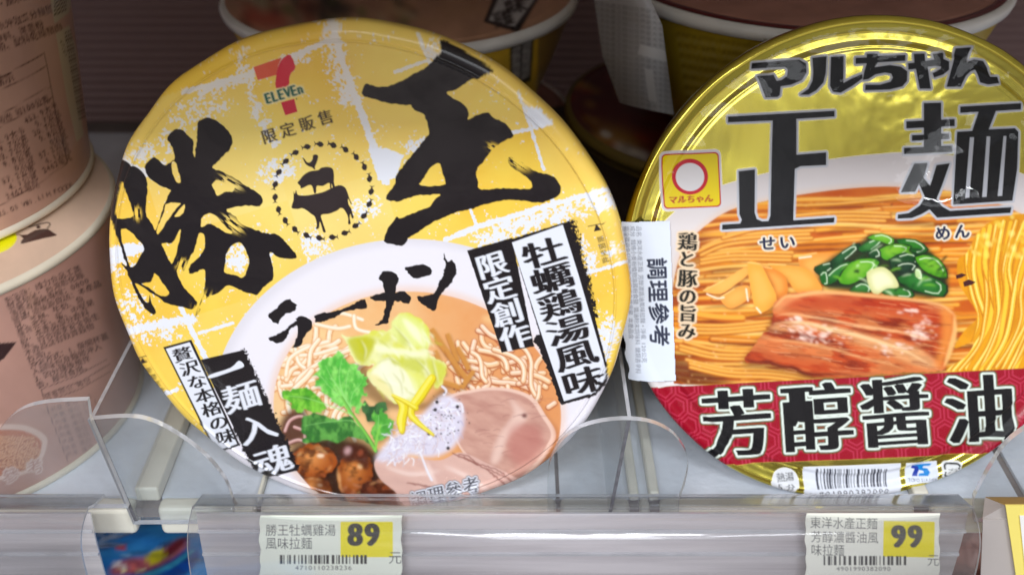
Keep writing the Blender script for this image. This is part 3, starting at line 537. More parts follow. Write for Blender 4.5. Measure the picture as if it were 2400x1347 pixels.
# ------------------------------------------------------------------ artwork of the gold lid
def paint_gold_lid():
    GOLD = (238, 222, 96)
    cv = Sheet(1440, 15, 2610, 1200, 1.6, GOLD); cv.a[..., 3] = 1
    X, Y = cv.X, cv.Y
    # picture field: porcelain bowl with soup
    top = crom([(1500, 600), (1530, 552), (1566, 509), (1620, 466), (1694, 433), (1804, 403), (1900, 380), (1987, 367), (2060, 360), (2125, 357), (2260, 368), (2391, 405), (2500, 455), (2620, 540)], 6, False)
    field = np.concatenate([top, [(2620, 850), (2400, 862), (2100, 878), (1800, 893), (1492, 910), (1440, 900)]])
    cv.fill(field, lambda x, y: lin((222, 214, 214)) * np.ones_like(x)[..., None])
    fm = cv.full(cv.polymask([field]))
    soup = np.concatenate([crom([(1580, 900), (1572, 760), (1580, 650), (1610, 570), (1694, 500), (1780, 474), (1873, 456), (1980, 442), (2079, 437), (2200, 444), (2300, 464), (2391, 500), (2500, 560), (2620, 680)], 6, False), [(2620, 900)]])
    cv.clip = fm
    cv.soft(soup - [4, 5], (236, 196, 160), .6, 4)
    cv.fill([(1585, 890), (1640, 905), (1600, 925), (1500, 915)], (232, 230, 232))
    wedge = [(1440, 880), (1583, 890), (1628, 906), (1600, 920), (1440, 925)]
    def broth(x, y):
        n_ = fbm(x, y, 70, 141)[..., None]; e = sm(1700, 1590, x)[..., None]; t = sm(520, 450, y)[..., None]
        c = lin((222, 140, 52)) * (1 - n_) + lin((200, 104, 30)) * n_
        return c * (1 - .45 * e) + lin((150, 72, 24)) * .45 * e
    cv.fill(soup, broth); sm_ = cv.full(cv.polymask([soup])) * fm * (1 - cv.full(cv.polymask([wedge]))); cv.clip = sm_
    # noodles: long slightly rising bundles
    for k in range(210):
        y0 = RNG.uniform(468, 905); x0 = RNG.uniform(1560, 2420); L = RNG.uniform(220, 620); P = []
        if y0 < 520: x0 = RNG.uniform(1680, 2330)
        ph = RNG.uniform(0, 6.28); am = RNG.uniform(2, 7); sl = -.055 + RNG.normal() * .03
        for t in np.linspace(-.5, .5, 7):
            x = x0 + L * t; arc = max(0, (1760 - x)) ** 2 / 900. * (.45 if y0 < 700 else -.35) * (1 if y0 < 640 or y0 > 740 else .2)
            P.append((x, y0 + sl * (x - 2000) * .6 + am * math.sin(ph + 5 * t) + arc))
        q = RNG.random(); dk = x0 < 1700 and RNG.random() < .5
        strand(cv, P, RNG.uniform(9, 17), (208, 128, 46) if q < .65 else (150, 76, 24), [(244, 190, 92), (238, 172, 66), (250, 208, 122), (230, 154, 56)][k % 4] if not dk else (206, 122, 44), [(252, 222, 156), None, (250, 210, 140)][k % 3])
    for k in range(110):
        y0 = RNG.uniform(500, 880); x0 = RNG.uniform(1610, 2200); cv.soft(cv_line([(x0, y0), (x0 + 50, y0 - 5), (x0 + 110, y0 - 6)], RNG.uniform(3, 7)), (120, 54, 16), .5, 1)
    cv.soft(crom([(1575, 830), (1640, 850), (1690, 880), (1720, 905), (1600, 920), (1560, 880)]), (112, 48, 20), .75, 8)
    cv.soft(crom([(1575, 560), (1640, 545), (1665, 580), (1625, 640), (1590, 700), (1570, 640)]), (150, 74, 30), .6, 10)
    for P in ([(1600, 800), (1680, 820), (1780, 822), (1850, 815)], [(1610, 842), (1700, 862), (1800, 866), (1900, 880)], [(1600, 760), (1690, 762), (1800, 752)], [(1640, 600), (1720, 590), (1850, 592)], [(1640, 580), (1700, 556), (1800, 545), (1900, 540)], [(1700, 540), (1800, 514), (1950, 498), (2080, 500)]):
        for j in range(3): strand(cv, np.array(P) + [RNG.uniform(-8, 8), j * 9], 10, (170, 88, 26), (244, 184, 88), (252, 222, 150))
    for k in range(60): cv.ell(RNG.uniform(1590, 1760), RNG.uniform(560, 900), RNG.uniform(1, 2.6), RNG.uniform(1, 2.4), (250, 214, 170), .8)
    for k in range(30): cv.ell(RNG.uniform(1700, 2350), RNG.uniform(452, 520), RNG.uniform(1, 2.4), RNG.uniform(1, 2), (250, 214, 150), .7)
    cv.soften(sm_, 1, .8)
    # bamboo shoots
    def strip(P, c=(238, 150, 60), hi=(252, 206, 130)):
        P = np.array(P, float); cv.soft(P + [4, 5], (140, 66, 20), .7, 3); cv.fill(crom(P, 3), c); m = P.mean(0); cv.soft((P - m) * [.7, .7] + m, hi, .55, 4)
        cv.stroke(crom(P[:2], 2, False), 3, (252, 216, 150), .8)
    k = 2.5; z = lambda P: Z(P, 1440, 480, k)
    strip(z([(1080, 300), (1180, 280), (1310, 285), (1290, 330), (1190, 430), (1215, 500), (1130, 500), (1090, 380)]), (238, 172, 92))
    strip(z([(900, 345), (1000, 350), (1120, 370), (1190, 440), (1210, 500), (1090, 520), (1040, 480), (1010, 440)]), (242, 180, 92))
    strip(z([(860, 360), (920, 370), (1000, 420), (1010, 520), (950, 560), (930, 480)]), (232, 158, 76)); strip(z([(520, 500), (640, 440), (760, 365), (785, 400), (700, 470), (620, 520)]), (248, 192, 112))
    strip(z([(620, 540), (700, 490), (780, 470), (790, 540), (700, 600), (650, 590)]), (244, 180, 100)); strip(z([(780, 335), (850, 345), (900, 430), (950, 560), (860, 630), (820, 600), (790, 450)]), (248, 188, 96))
    for P in ([(540, 520), (600, 545), (640, 540)], [(780, 560), (770, 490)], [(830, 600), (855, 630)], [(1080, 310), (1150, 300)]): cv.stroke(crom(z(P), 3, False), 4, (255, 240, 220), .9)
    # lifted noodles on the right
    cv.clip = fm
    LN = crom([(2405, 500), (2335, 512), (2290, 545), (2265, 590), (2243, 610), (2245, 660), (2268, 700), (2290, 740), (2258, 775), (2235, 815), (2280, 800), (2262, 835), (2215, 868), (2300, 868), (2420, 862), (2620, 860), (2620, 560), (2500, 500)], 5)
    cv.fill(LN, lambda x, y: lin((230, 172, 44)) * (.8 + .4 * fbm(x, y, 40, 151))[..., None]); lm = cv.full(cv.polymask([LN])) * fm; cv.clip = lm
    for k_ in range(46):
        o = k_ * 7.5; P = [(2268 + o * 1.5, 560 - min(o, 60) * .7 + max(0, o - 60) * .1), (2262 + o * 1.2, 620), (2282 + o * .95, 690), (2292 + o * .8, 750), (2270 + o * .8, 810), (2225 + o * .9, 868)]
        P = np.array(P) + RNG.normal(size=(6, 2)) * 4
        strand(cv, P, 14, [(208, 142, 34), (222, 160, 46)][k_ % 2], [(242, 200, 70), (234, 180, 48), (246, 212, 92)][k_ % 3], [(254, 240, 170), None][k_ % 2])
    for k_ in range(60): cv.soft(ellipse(RNG.uniform(2255, 2480), RNG.uniform(505, 600), RNG.uniform(5, 14), RNG.uniform(3, 8), RNG.uniform(0, 90)), [(252, 240, 160), (226, 180, 60), (248, 228, 120)][k_ % 3], .6, 1)
    cv.clip = sm_
    # spring onions
    k = 2.5
    cv.soft(z([(1170, 380), (1280, 300), (1420, 230), (1500, 170), (1640, 190), (1830, 250), (1950, 380), (1950, 520), (1850, 545), (1700, 520), (1400, 505), (1240, 490)]), (16, 60, 30), .95, 3)
    def ring(P, c, hi):
        P = crom(z(P), 2); cv.fill(P, (16, 56, 28)); m = P.mean(0); cv.fill((P - m) * .92 + m, c); cv.soft((P - m) * .6 + m - [1, 3], hi, .55, 3)
        i = RNG.integers(0, max(1, len(P) - 7)); cv.stroke((P[i:i + 6] - m) * .7 + m, 2.6, (236, 248, 224), .85)
    G1, G2, G3, G4 = (108, 176, 44), (40, 122, 46), (24, 84, 44), (152, 204, 70)
    for P, c, h in (([(1170, 360), (1270, 330), (1300, 350), (1220, 410), (1175, 395)], G3, (70, 130, 80)), ([(1260, 330), (1400, 225), (1440, 240), (1350, 320), (1290, 380)], G3, (90, 150, 100)), ([(1420, 250), (1560, 180), (1580, 200), (1500, 270), (1450, 280)], G2, (120, 180, 110)),
                    ([(1470, 190), (1560, 165), (1640, 200), (1620, 235), (1560, 215)], G1, (170, 214, 90)), ([(1640, 200), (1760, 200), (1840, 260), (1780, 290), (1700, 250)], G2, (90, 166, 60)), ([(1540, 260), (1640, 225), (1740, 240), (1700, 290), (1600, 330), (1550, 300)], G1, (176, 216, 92)),
                    ([(1230, 420), (1330, 340), (1400, 330), (1330, 420), (1250, 470)], G2, (90, 160, 90)), ([(1300, 440), (1380, 330), (1500, 305), (1560, 330), (1500, 400), (1400, 460), (1340, 470)], G1, (170, 214, 100)), ([(1600, 320), (1720, 270), (1790, 300), (1760, 360), (1650, 400)], G3, (50, 110, 60)),
                    ([(1750, 300), (1860, 290), (1930, 350), (1950, 430), (1880, 420), (1800, 380)], G1, (160, 206, 84)), ([(1640, 420), (1760, 390), (1860, 420), (1950, 470), (1930, 540), (1820, 520), (1700, 480)], G2, (80, 160, 80)), ([(1560, 490), (1700, 485), (1750, 510), (1740, 545), (1580, 525)], G2, (110, 180, 90)),
                    ([(1370, 500), (1440, 450), (1500, 470), (1500, 510), (1420, 515)], G2, (120, 176, 110)), ([(1640, 350), (1720, 330), (1780, 350), (1720, 410), (1660, 410)], (14, 58, 40), (60, 110, 80)), ([(1760, 370), (1790, 380), (1800, 440), (1760, 420)], (196, 220, 160), (230, 240, 210)),
                    ([(1200, 400), (1240, 380), (1250, 470), (1210, 460)], G2, (60, 130, 70)), ([(1480, 280), (1540, 250), (1560, 300), (1500, 310)], G3, (60, 120, 70))): ring(P, c, h)
    for q_ in range(90):
        x, y = RNG.uniform(1210, 1930), RNG.uniform(215, 520)
        if (x - 1580) ** 2 / 370 ** 2 + (y - 370) ** 2 / 160 ** 2 > .9: continue
        a = RNG.uniform(-1.2, .6); L = RNG.uniform(20, 80); cv.soft(cv_line(z([(x, y), (x + L / 2 * math.cos(a) + 4, y + L / 2 * math.sin(a) - 6), (x + L * math.cos(a), y + L * math.sin(a))]), RNG.uniform(2, 6)), [(12, 52, 26), (34, 104, 42), (150, 204, 74), (14, 60, 30), (226, 242, 206)][q_ % 5], .8, 1)
    W_ = crom(z([(1475, 400), (1520, 370), (1580, 365), (1640, 420), (1660, 480), (1590, 490), (1530, 525), (1490, 480)]), 4)
    cv.fill(W_, (222, 222, 170)); cv.soft((W_ - W_.mean(0)) * .7 + W_.mean(0), (242, 240, 210), .9, 3)
    # braised pork slice
    CH = rough(crom(z([(925, 590), (985, 535), (1080, 512), (1180, 505), (1350, 515), (1500, 520), (1700, 545), (1900, 580), (1985, 630), (1998, 720), (1965, 850), (1940, 920), (1905, 970), (1650, 985), (1400, 1000), (1180, 1003), (1050, 960), (900, 930), (755, 912), (800, 850), (850, 770), (910, 720), (925, 650)]), 4), 1.2, seed=21)
    cv.soft(CH + [-4, 10], (96, 40, 14), .7, 6)
    def chashu(x, y):
        u = x * .985 + y * .17; v = -x * .17 + y * .985
        n_ = fbm(u / 3.5, v, 11, 161)[..., None]; m_ = fbm(u / 2, v, 34, 163)[..., None]; b = sm(.5, .64, fbm(u / 4, v, 24, 165) + .16 * np.exp(-((v - 385 - 0) / 26) ** 2))[..., None]
        n_ = sm(.3, .7, n_); c = lin((206, 104, 54)) * (1 - n_) + lin((150, 62, 32)) * n_
        c = c * (1 - m_ * .2) + lin((226, 128, 76)) * m_ * .2
        return c * (1 - b * .6) + lin((236, 170, 116)) * b * .6
    cv.fill(CH, chashu)
    cv.soft(crom(z([(1000, 540), (1400, 530), (1800, 590), (1920, 640), (1850, 680), (1500, 640), (1200, 620), (1000, 600)])), (200, 76, 36), .6, 6)
    cv.soft(crom(z([(930, 700), (1200, 690), (1500, 760), (1750, 820), (1900, 930), (1800, 950), (1500, 830), (1200, 740), (940, 740)])), (246, 206, 156), .6, 3)
    cv.soft(crom(z([(1910, 600), (1985, 640), (1990, 720), (1955, 860), (1900, 960), (1880, 900), (1915, 760)])), (236, 166, 92), .85, 4)
    cv.soft(crom(z([(960, 560), (1080, 518), (1300, 520), (1080, 545), (950, 620)])), (240, 180, 130), .7, 3)
    cv.soft(crom(z([(820, 850), (1000, 870), (1300, 930), (1500, 980), (1200, 990), (900, 925), (780, 905)])), (206, 100, 52), .6, 5)
    for cx, cy, rx, ry, n in ((1180, 780, 150, 45, 60), (1800, 740, 90, 70, 60), (1740, 615, 60, 14, 16), (1060, 665, 60, 18, 16), (1650, 830, 120, 60, 30), (1100, 720, 180, 30, 24)):
        for _ in range(n):
            x, y = RNG.normal(cx, rx * .5), RNG.normal(cy, ry * .5); cv.soft(z(ellipse(x, y, RNG.uniform(5, 26), RNG.uniform(2, 7), 12 + RNG.normal() * 14)), (250, 226, 214), .75, 1)
    for P, c, w_, a_ in (([(930, 600), (1000, 545), (1180, 515), (1500, 530), (1900, 590), (1985, 640)], (250, 206, 150), 9, .8), ([(1988, 640), (1990, 740), (1955, 870), (1925, 950)], (252, 210, 150), 12, .8), ([(770, 908), (900, 925), (1050, 955), (1180, 995), (1400, 992)], (120, 46, 20), 8, .8),
                         ([(940, 640), (1150, 655), (1400, 690), (1650, 730), (1860, 800)], (250, 214, 170), 7, .7), ([(930, 690), (1150, 700), (1350, 745), (1600, 820), (1840, 930)], (252, 222, 180), 9, .75), ([(860, 770), (1050, 800), (1300, 850), (1500, 900), (1700, 960)], (250, 206, 156), 6, .65), ([(900, 730), (1100, 760), (1350, 800)], (110, 36, 18), 5, .6), ([(1000, 620), (1300, 640), (1600, 690), (1850, 760)], (128, 40, 20), 5, .5), ([(950, 860), (1200, 900), (1450, 950)], (116, 38, 18), 5, .55)):
        Q = crom(z(P), 8, False); Q = Q + np.stack([0 * Q[:, 0], 3 * np.sin(Q[:, 0] / 9) + RNG.normal(size=len(Q)) * 1.2], 1); cv.soft(cv_line(Q[::4], w_), c, a_, 1)
    for _ in range(120):
        x, y = RNG.uniform(880, 1900), RNG.uniform(560, 970); cv.stroke(crom(z([(x, y), (x + 30, y + 6 + RNG.normal() * 5), (x + RNG.uniform(50, 120), y + 14)]), 3, False), RNG.uniform(.8, 2), [(150, 50, 30), (244, 200, 160)][_ % 2], .5)
    cv.soften(fm, 1, .5); cv.grade(np.maximum(cv.full(cv.polymask([soup])) * fm, lm), 1.02, 1.4); cv.fill(z([(1995, 410), (2030, 398), (2058, 408), (2030, 425), (2000, 432)]), (70, 24, 26)); cv.fill(z([(2038, 450), (2070, 434), (2112, 450), (2090, 466), (2045, 478)]), (70, 24, 26))
    cv.clip = None
    # --- red band with tortoise-shell hexagons
    band = [(1440, 914), (1492, 910), (1800, 893), (2100, 878), (2400, 862), (2620, 850), (2620, 1040), (2336, 1060), (2080, 1071), (1840, 1082), (1656, 1091), (1440, 1100)]
    def hexes(x, y):
        u = (x * .9986 - y * .052) / 52.; v = (x * .052 + y * .9986) / 45.
        # nearest centre of a staggered grid
        best = np.full(x.shape, 9.); 
        for dv in (-1, 0, 1):
            rv = np.round(v) + dv; off = np.where(rv % 2 == 0, 0, .5)
            for du in (-1, 0, 1):
                ru = np.round(u - off) + off + du; a = np.abs(u - ru); b = np.abs(v - rv) * 45 / 52.
                d = np.maximum(a, a * .5 + b * .866); best = np.minimum(best, d)
        l = np.maximum(sm(.05, .028, np.abs(best - .5)), sm(.055, .03, np.abs(best - .33)))[..., None]
        return lin((158, 2, 34)) * (1 - .5 * l) + lin((206, 60, 90)) * .5 * l
    cv.fill(band, hexes); cv.stroke([(1492, 910), (1800, 893), (2100, 878), (2400, 862), (2620, 850)], 1.5, (150, 30, 30), .6)
    for c in (((1728, 996), '芳'), ((1916, 980), '醇'), ((2098, 966), '醤'), ((2297, 958), '油')):
        pass
    BK = (16, 16, 20)
    for (c, t) in (((1728, 994), '芳'), ((1914, 979), '醇'), ((2098, 968), '醤'), ((2296, 960), '油')):
        cv.column(t, c, c, 168, 172, 4, BK, bold=(6.6, 1.0), outline=((9, (96, 84, 30)), (6.6, (70, 66, 40)), (5.4, (228, 238, 228))))
    # --- maker's name in heavy kana
    k = 2.694
    K = [Z([(705, 238), (1000, 215), (1045, 240), (1048, 300), (1020, 345), (950, 375), (885, 385), (880, 440), (865, 452), (790, 455), (765, 390), (740, 320), (840, 312), (860, 350), (890, 345), (925, 320), (930, 280), (915, 262), (860, 265), (705, 275)], 1500, 60, k),
         Z([(1085, 205), (1175, 195), (1170, 300), (1155, 360), (1110, 410), (1060, 438), (1005, 438), (1060, 400), (1085, 350), (1090, 300)], 1500, 60, k),
         Z([(1410, 292), (1475, 288), (1474, 425), (1520, 400), (1570, 380), (1572, 402), (1520, 440), (1460, 475), (1420, 470), (1405, 440)], 1300, 0, 2.182),
         Z([(145, 205), (215, 202), (215, 180), (285, 178), (285, 192), (460, 187), (458, 224), (285, 234), (265, 264), (360, 250), (430, 260), (472, 290), (470, 350), (440, 385), (360, 405), (205, 410), (207, 374), (300, 374), (365, 355), (380, 330), (370, 305), (330, 298), (270, 310), (225, 340), (190, 345), (200, 290), (215, 240), (145, 243)], 1950, 60, k),
         Z([(475, 240), (515, 235), (512, 180), (580, 178), (585, 225), (640, 215), (632, 180), (700, 172), (700, 212), (735, 228), (735, 280), (700, 310), (640, 330), (630, 300), (680, 275), (685, 260), (650, 255), (600, 262), (620, 400), (550, 400), (525, 275), (478, 280)], 1950, 60, k),
         Z([(785, 145), (880, 138), (850, 235), (900, 215), (960, 225), (985, 270), (995, 325), (1050, 325), (1052, 365), (980, 374), (930, 360), (915, 310), (900, 280), (870, 290), (840, 320), (808, 388), (718, 388)], 1950, 60, k)]
    SEI = [Z([(555, 575), (1225, 538), (1225, 575), (985, 590), (985, 815), (1172, 800), (1172, 880), (1010, 888), (975, 905), (965, 1228), (1225, 1210), (1222, 1242), (515, 1288), (517, 1255), (630, 1248), (640, 1225), (625, 1190), (622, 920), (725, 908), (722, 1180), (735, 1220), (770, 1235), (808, 1232), (820, 1200), (835, 600), (555, 612)], 1500, 60, k)]
    MEN = [Z(P, 1950, 60, k) for P in ([(575, 490), (685, 487), (685, 800), (575, 805)], [(465, 605), (770, 590), (770, 635), (465, 650)], [(500, 692), (735, 680), (735, 716), (500, 728)], [(450, 772), (755, 757), (755, 797), (450, 812)],
           [(515, 870), (600, 866), (575, 960), (615, 1010), (655, 880), (740, 868), (690, 1010), (655, 1095), (690, 1140), (740, 1168), (1130, 1145), (1122, 1182), (660, 1212), (612, 1160), (560, 1190), (500, 1214), (410, 1218), (412, 1192), (480, 1182), (550, 1135), (582, 1080), (545, 1000), (520, 1048), (430, 1052)],
           [(805, 512), (1190, 490), (1188, 530), (1030, 540), (985, 655), (1150, 648), (1172, 672), (1165, 900), (1135, 1105), (760, 1130), (785, 670), (880, 665), (920, 545), (805, 552)])]
    for S_ in (K, SEI, MEN):
        es = []
        for P in S_: es.append(P if ((P * np.roll(P, -1, 0)[:, ::-1]) @ [1, -1]).sum() > 0 else P[::-1])
        r = cv.full(cv.polymask(es)); g = dilate(r, 3.4, 3.4)
        cv.ink((g, 0, 0), (196, 198, 206)); cv.ink((r, 0, 0), (18, 18, 22))
    for P in ([(866, 705), (892, 705), (862, 1085), (836, 1087)], [(972, 700), (994, 700), (972, 1080), (944, 1082)], [(1078, 698), (1096, 697), (1070, 1074), (1042, 1076)]): cv.fill(Z(P, 1950, 60, k), (190, 192, 200))
    NV = (22, 30, 66); OL = dict(outline=((4, (236, 226, 206)),), bold=(1.6, 1.4))
    cv.column('せい', (1798, 570), (1844, 567), 40, 36, 3, NV, **OL); cv.column('めん', (2208, 546), (2253, 542), 38, 36, 3, NV, **OL)
    for t, x, y in zip('鶏と豚の旨み', (1611, 1609, 1611, 1611, 1611, 1609), (566, 607, 652, 694, 734, 775)):
        s_ = 45 if t in '鶏豚' else 42
        cv.column(t, (x, y), (x, y), s_, s_, -3, (20, 20, 12), bold=(2.6, 1.2), outline=((5, (240, 214, 180)),))
    # --- maker's badge (ring and name, without the face)
    cv.fill(rrect(1547, 352, 1692, 493, 14, 2.5), (222, 214, 216)); cv.fill(rrect(1553, 359, 1687, 487, 10, 2.5), (196, 22, 34)); cv.fill(rrect(1556, 362, 1684, 484, 8, 2.5), (238, 212, 6))
    cv.ell(1617, 414, 42, 42, (200, 14, 40)); cv.ell(1617, 415, 33, 33, (226, 222, 224))
    cv.text('マルちゃん', (1566, 476), 2.5, 21, 20, (180, 24, 30), bold=(1.5, .9), shear=.12)
    # --- bottom marks
    cv.ell(1840, 1129, 33, 33, (226, 228, 232)); cv.column('熱湯', (1830, 1118), (1851, 1117), 21, 20, 3, (60, 60, 66), bold=(.9, .6)); cv.text('5', (1823, 1149), 2, 24, 22, (50, 50, 56)); cv.column('分', (1852, 1141), (1852, 1141), 20, 19, 3, (60, 60, 66), bold=(.9, .6))
    cv.fill([(1882, 1093), (2110, 1083), (2111, 1159), (1885, 1170)], (226, 230, 240))
    barcode(cv, 1912, 2084, 1097, 1148, 1915, 2083, 5, (70, 72, 84)); cv.fill([(1914, 1145), (2084, 1138), (2084, 1160), (1914, 1168)], (226, 230, 240))
    cv.text('4', (1893, 1168), 2, 22, 18, (50, 50, 60)); cv.text('901990', (1920, 1163), 2.5, 22, 19, (50, 50, 60), gap=.02); cv.text('382090', (2003, 1159), 2.5, 22, 19, (50, 50, 60), gap=.02)
    cv.fill([(2122, 1083), (2197, 1080), (2198, 1130), (2122, 1133)], (222, 228, 240))
    cv.fill(Z([(1745, 598), (1805, 596), (1790, 622), (1775, 662), (1745, 664), (1762, 622), (1740, 618)], 1440, 850, 2.5), (34, 60, 160)); cv.fill(Z([(1738, 600), (1800, 592), (1862, 590), (1850, 604), (1815, 606), (1808, 616), (1838, 620), (1850, 640), (1835, 658), (1780, 662), (1788, 648), (1815, 644), (1812, 634), (1786, 628), (1782, 606)], 1440, 850, 2.5), (20, 130, 206))
    cv.text('TOYO SUISAN', (2128, 1127), 1.5, 10, 10, (70, 76, 100))
    cv.fill(rrect(2207, 1079, 2254, 1122, 11, 2), (230, 232, 232)); cv.fill(rrect(2212, 1083, 2250, 1118, 9, 2), (30, 34, 34)); cv.fill(rrect(2216, 1087, 2246, 1114, 6, 2), (230, 232, 232))
    cv.fill([(2208, 1098), (2220, 1098), (2220, 1103), (2208, 1103)], (230, 232, 232)); cv.fill([(2242, 1099), (2254, 1099), (2254, 1104), (2242, 1104)], (230, 232, 232)); cv.text('プラ', (2219, 1108), 0, 13, 16, (30, 34, 34), bold=(.6, .4))
    return cv

# ------------------------------------------------------------------ prints on the other things
def sticker_sheet():
    cv = Sheet(1440, 505, 1600, 905, 1.4, (226, 234, 248)); g = (128, 134, 150)
    for i, (t, x, y) in enumerate((('原產地日本 有效日期標示於外包裝', 1456, 530), ('要冷藏避免日曬高溫 請儘速食用完畢 本產品含', 1462, 528), ('成分 麵條小麥粉植物油澱粉食鹽 醬油粉末調味料 醣類香辛料', 1476, 528), ('品名 東洋水產正麵 芳醇濃醬油風味拉麵・淨重 120公克', 1490, 528))):
        cv.text(t, (x, y), -87.5, 12.6, 12.6, g, bold=(.4, .4))
    cv.text('調理參考', (1518, 602), -87.8, 52, 50, (44, 50, 72), bold=(1.5, 1.2))
    return cv
def tag_sheet(n):
    if n == 0:
        cv = Sheet(595, 1195, 960, 1420, 1.3, (246, 252, 236)); D = (84, 88, 92)
        cv.fill(rrect(798, 1221, 921, 1304, 3, 0), (254, 240, 4))
        cv.text('勝王牡蠣雞湯', (622, 1252), 0, 27.6, 30, D); cv.text('風味拉麵', (622, 1283), 0, 27.6, 30, D)
        cv.text('89', (816, 1276), 0, 66, 72, (44, 42, 34), bold=(4.6, 2.2)); cv.text('元', (910, 1317), 0, 32, 32, D)
        barcode(cv, 656, 862, 1299, 1320, 656, 862, 8, (50, 50, 50)); cv.text('4710110238236', (692, 1334), 0, 17.2, 15, (90, 90, 90), bold=(.3, .2))
    else:
        cv = Sheet(1870, 1185, 2230, 1420, 1.3, (248, 248, 234)); D = (92, 94, 92)
        cv.fill(rrect(2070, 1220, 2190, 1304, 3, -1), (252, 236, 4))
        cv.text('東洋水產正麵', (1898, 1234), -1, 26.5, 29, D); cv.text('芳醇濃醬油風', (1900, 1267), -1, 26.5, 29, D); cv.text('味拉麵', (1900, 1298), -1, 26.5, 29, D)
        cv.text('99', (2090, 1280), 0, 64, 72, (76, 74, 68), bold=(4.6, 2.2)); cv.text('元', (2172, 1322), -1, 30, 30, D)
        barcode(cv, 1930, 2126, 1301, 1323, 1930, 2126, 9, (60, 58, 58)); cv.text('4901990382090', (1960, 1336), 0, 16.5, 14, (90, 90, 90), bold=(.3, .2))
    return cv
def stack_sheet(which):
    """the two rosy brown cups on the left: 'upper' side, 'lid', 'lower' side"""
    if which == 'lid':
        cv = Sheet(-60, 380, 290, 690, 1.6, (222, 192, 168)); X, Y = cv.X, cv.Y
        cv.a[..., :3] *= (.92 + .16 * fbm(X, Y, 40, 201))[..., None]
        cv.ell(-6, 567, 47, 26, (244, 240, 20), rot=-18); cv.stroke(crom([(-10, 560), (10, 552), (48, 550)], 4, False), 1.6, (90, 60, 30))
        cv.fill(crom(Z([(92, 175), (110, 145), (150, 118), (170, 112), (200, 108), (222, 112), (240, 125), (256, 138), (200, 150), (130, 168)], 0, 480, 1.924), 2), (70, 44, 40))
        cv.fill(Z([(88, 136), (150, 132), (130, 150), (112, 158)], 0, 480, 1.924), (70, 44, 40)); cv.stroke(crom(Z([(130, 100), (175, 88), (215, 80), (226, 90), (212, 108)], 0, 480, 1.924), 4, False), 2.6, (60, 40, 34))
        cv.ell(90, 532, 5, 4, (70, 44, 40))
        return cv
    if which == 'upper':
        cv = Sheet(-90, -60, 240, 640, 1.6, (196, 156, 138)); X, Y = cv.X, cv.Y; D = (66, 28, 26)
        cv.a[..., :3] *= (.88 + .24 * fbm(X, Y * .4, 60, 203))[..., None]
        sl = 19
        for t, x, y in (('調味粉・脫水蔬菜包', -60, 40), ('建議用開水沖泡三分鐘即可', -80, 98), ('鹽、香辛料、洋蔥粉', -66, 122), ('成分:小麥粉、配料乾燥豬肉', -90, 152)): cv.text(t, (x, y), sl, 20, 21, D, bold=(.6, .6))
        L = lambda P, w=1.6: cv.stroke(P, w, D, .9)
        L([(-90, 221), (-5, 186), (104, 126)]); L([(104, 126), (113, 170), (130, 262), (158, 382)]); L([(-90, 247), (0, 213), (113, 154)]); L([(-90, 312), (0, 270), (118, 203)]); L([(-90, 340), (0, 298), (125, 228)]); L([(-90, 524), (0, 482), (100, 424), (158, 382)])
        cv.text('營養標示', (-62, 222), sl, 26, 26, D, bold=(.6, .6)); cv.text('每份 每100公克', (-2, 291), 24, 18, 20, D, bold=(.6, .6))
        A_ = [('大卡', 453.9), ('公克', 9.7), ('公克', 20.7), ('公克', 9.8), ('公克', 0), ('公克', 57.2), ('公克', 4.1), ('毫克', 2462)]
        for i, (u, v) in enumerate(A_):
            x1, y1 = 118 + i * 4.6, 262 + i * 17.2; t = str(v); n = len(t) * .6
            cv.text(t + u, (x1 - n * 17 + 2 - 8, y1 + n * 7.5 + 6), 27, 17, 19, D, bold=(.5, .5)); x0, y0 = 36 + i * 4.6, 318 + i * 17.8
            cv.text(t + u, (x0 - n * 19 - 6, y0 + n * 7.5 + 8), 23, 19, 20, D, bold=(.5, .5))
        cv.text('25.03 WEI.LIH FOODS 2.0', (-2, 508), 22, 17, 16, D, bold=(.4, .4))
        cv.fill([(120, -60), (163, -60), (168, 0), (162, 30), (128, 56), (118, 0)], (190, 176, 150)); cv.fill([(131, 80), (162, 60), (180, 120), (192, 290), (196, 318), (180, 334), (158, 240)], (196, 180, 152))
        for i in range(26): y = 70 + i * 8; x = 150 + i * 1.35; cv.fill([(x, y + 8), (x + 17, y), (x + 18, y + 2 + i % 3), (x + 1, y + 10 + i % 3)], (70, 60, 50))
        cv.text('47101', (139, 96), -72, 14, 12, (90, 80, 66))
        for i in range(7): cv.fill([(126, -20 + i * 9), (156, -34 + i * 9), (157, -31 + i * 9), (127, -16 + i * 9)], (70, 60, 50))
        return cv
    cv = Sheet(-90, 440, 330, 1190, 1.6, (190, 146, 132)); X, Y = cv.X, cv.Y; D = (58, 38, 38)
    cv.a[..., :3] *= (.9 + .2 * fbm(X, Y, 70, 205))[..., None]
    T = ('製造商：維力食品工業', '製造地址：台灣彰化縣', '消費者服務專線：0800', '警語/過敏原資訊：本產品', '豆、芝麻、牛奶、魚', '產含花生、蛋、中堅果', '品：本產品部分原料', '菌。符合國家安全衛生', '木產品含有麩質穀物', '台灣)。', '沖泡方式：1.撕開杯蓋', '入調味包及麵條沖入', '3.四分鐘後攪拌', '後，即可食用。')
    for i, t in enumerate(T):
        x, y = 14 + i * 5.7, 706 + i * 15.2; cv.text(t, (x, y + 6), 24 - i * .25, 19.5, 17.5, D, bold=(.6, .4))
    L = lambda P: cv.stroke(P, 1.6, D, .8)
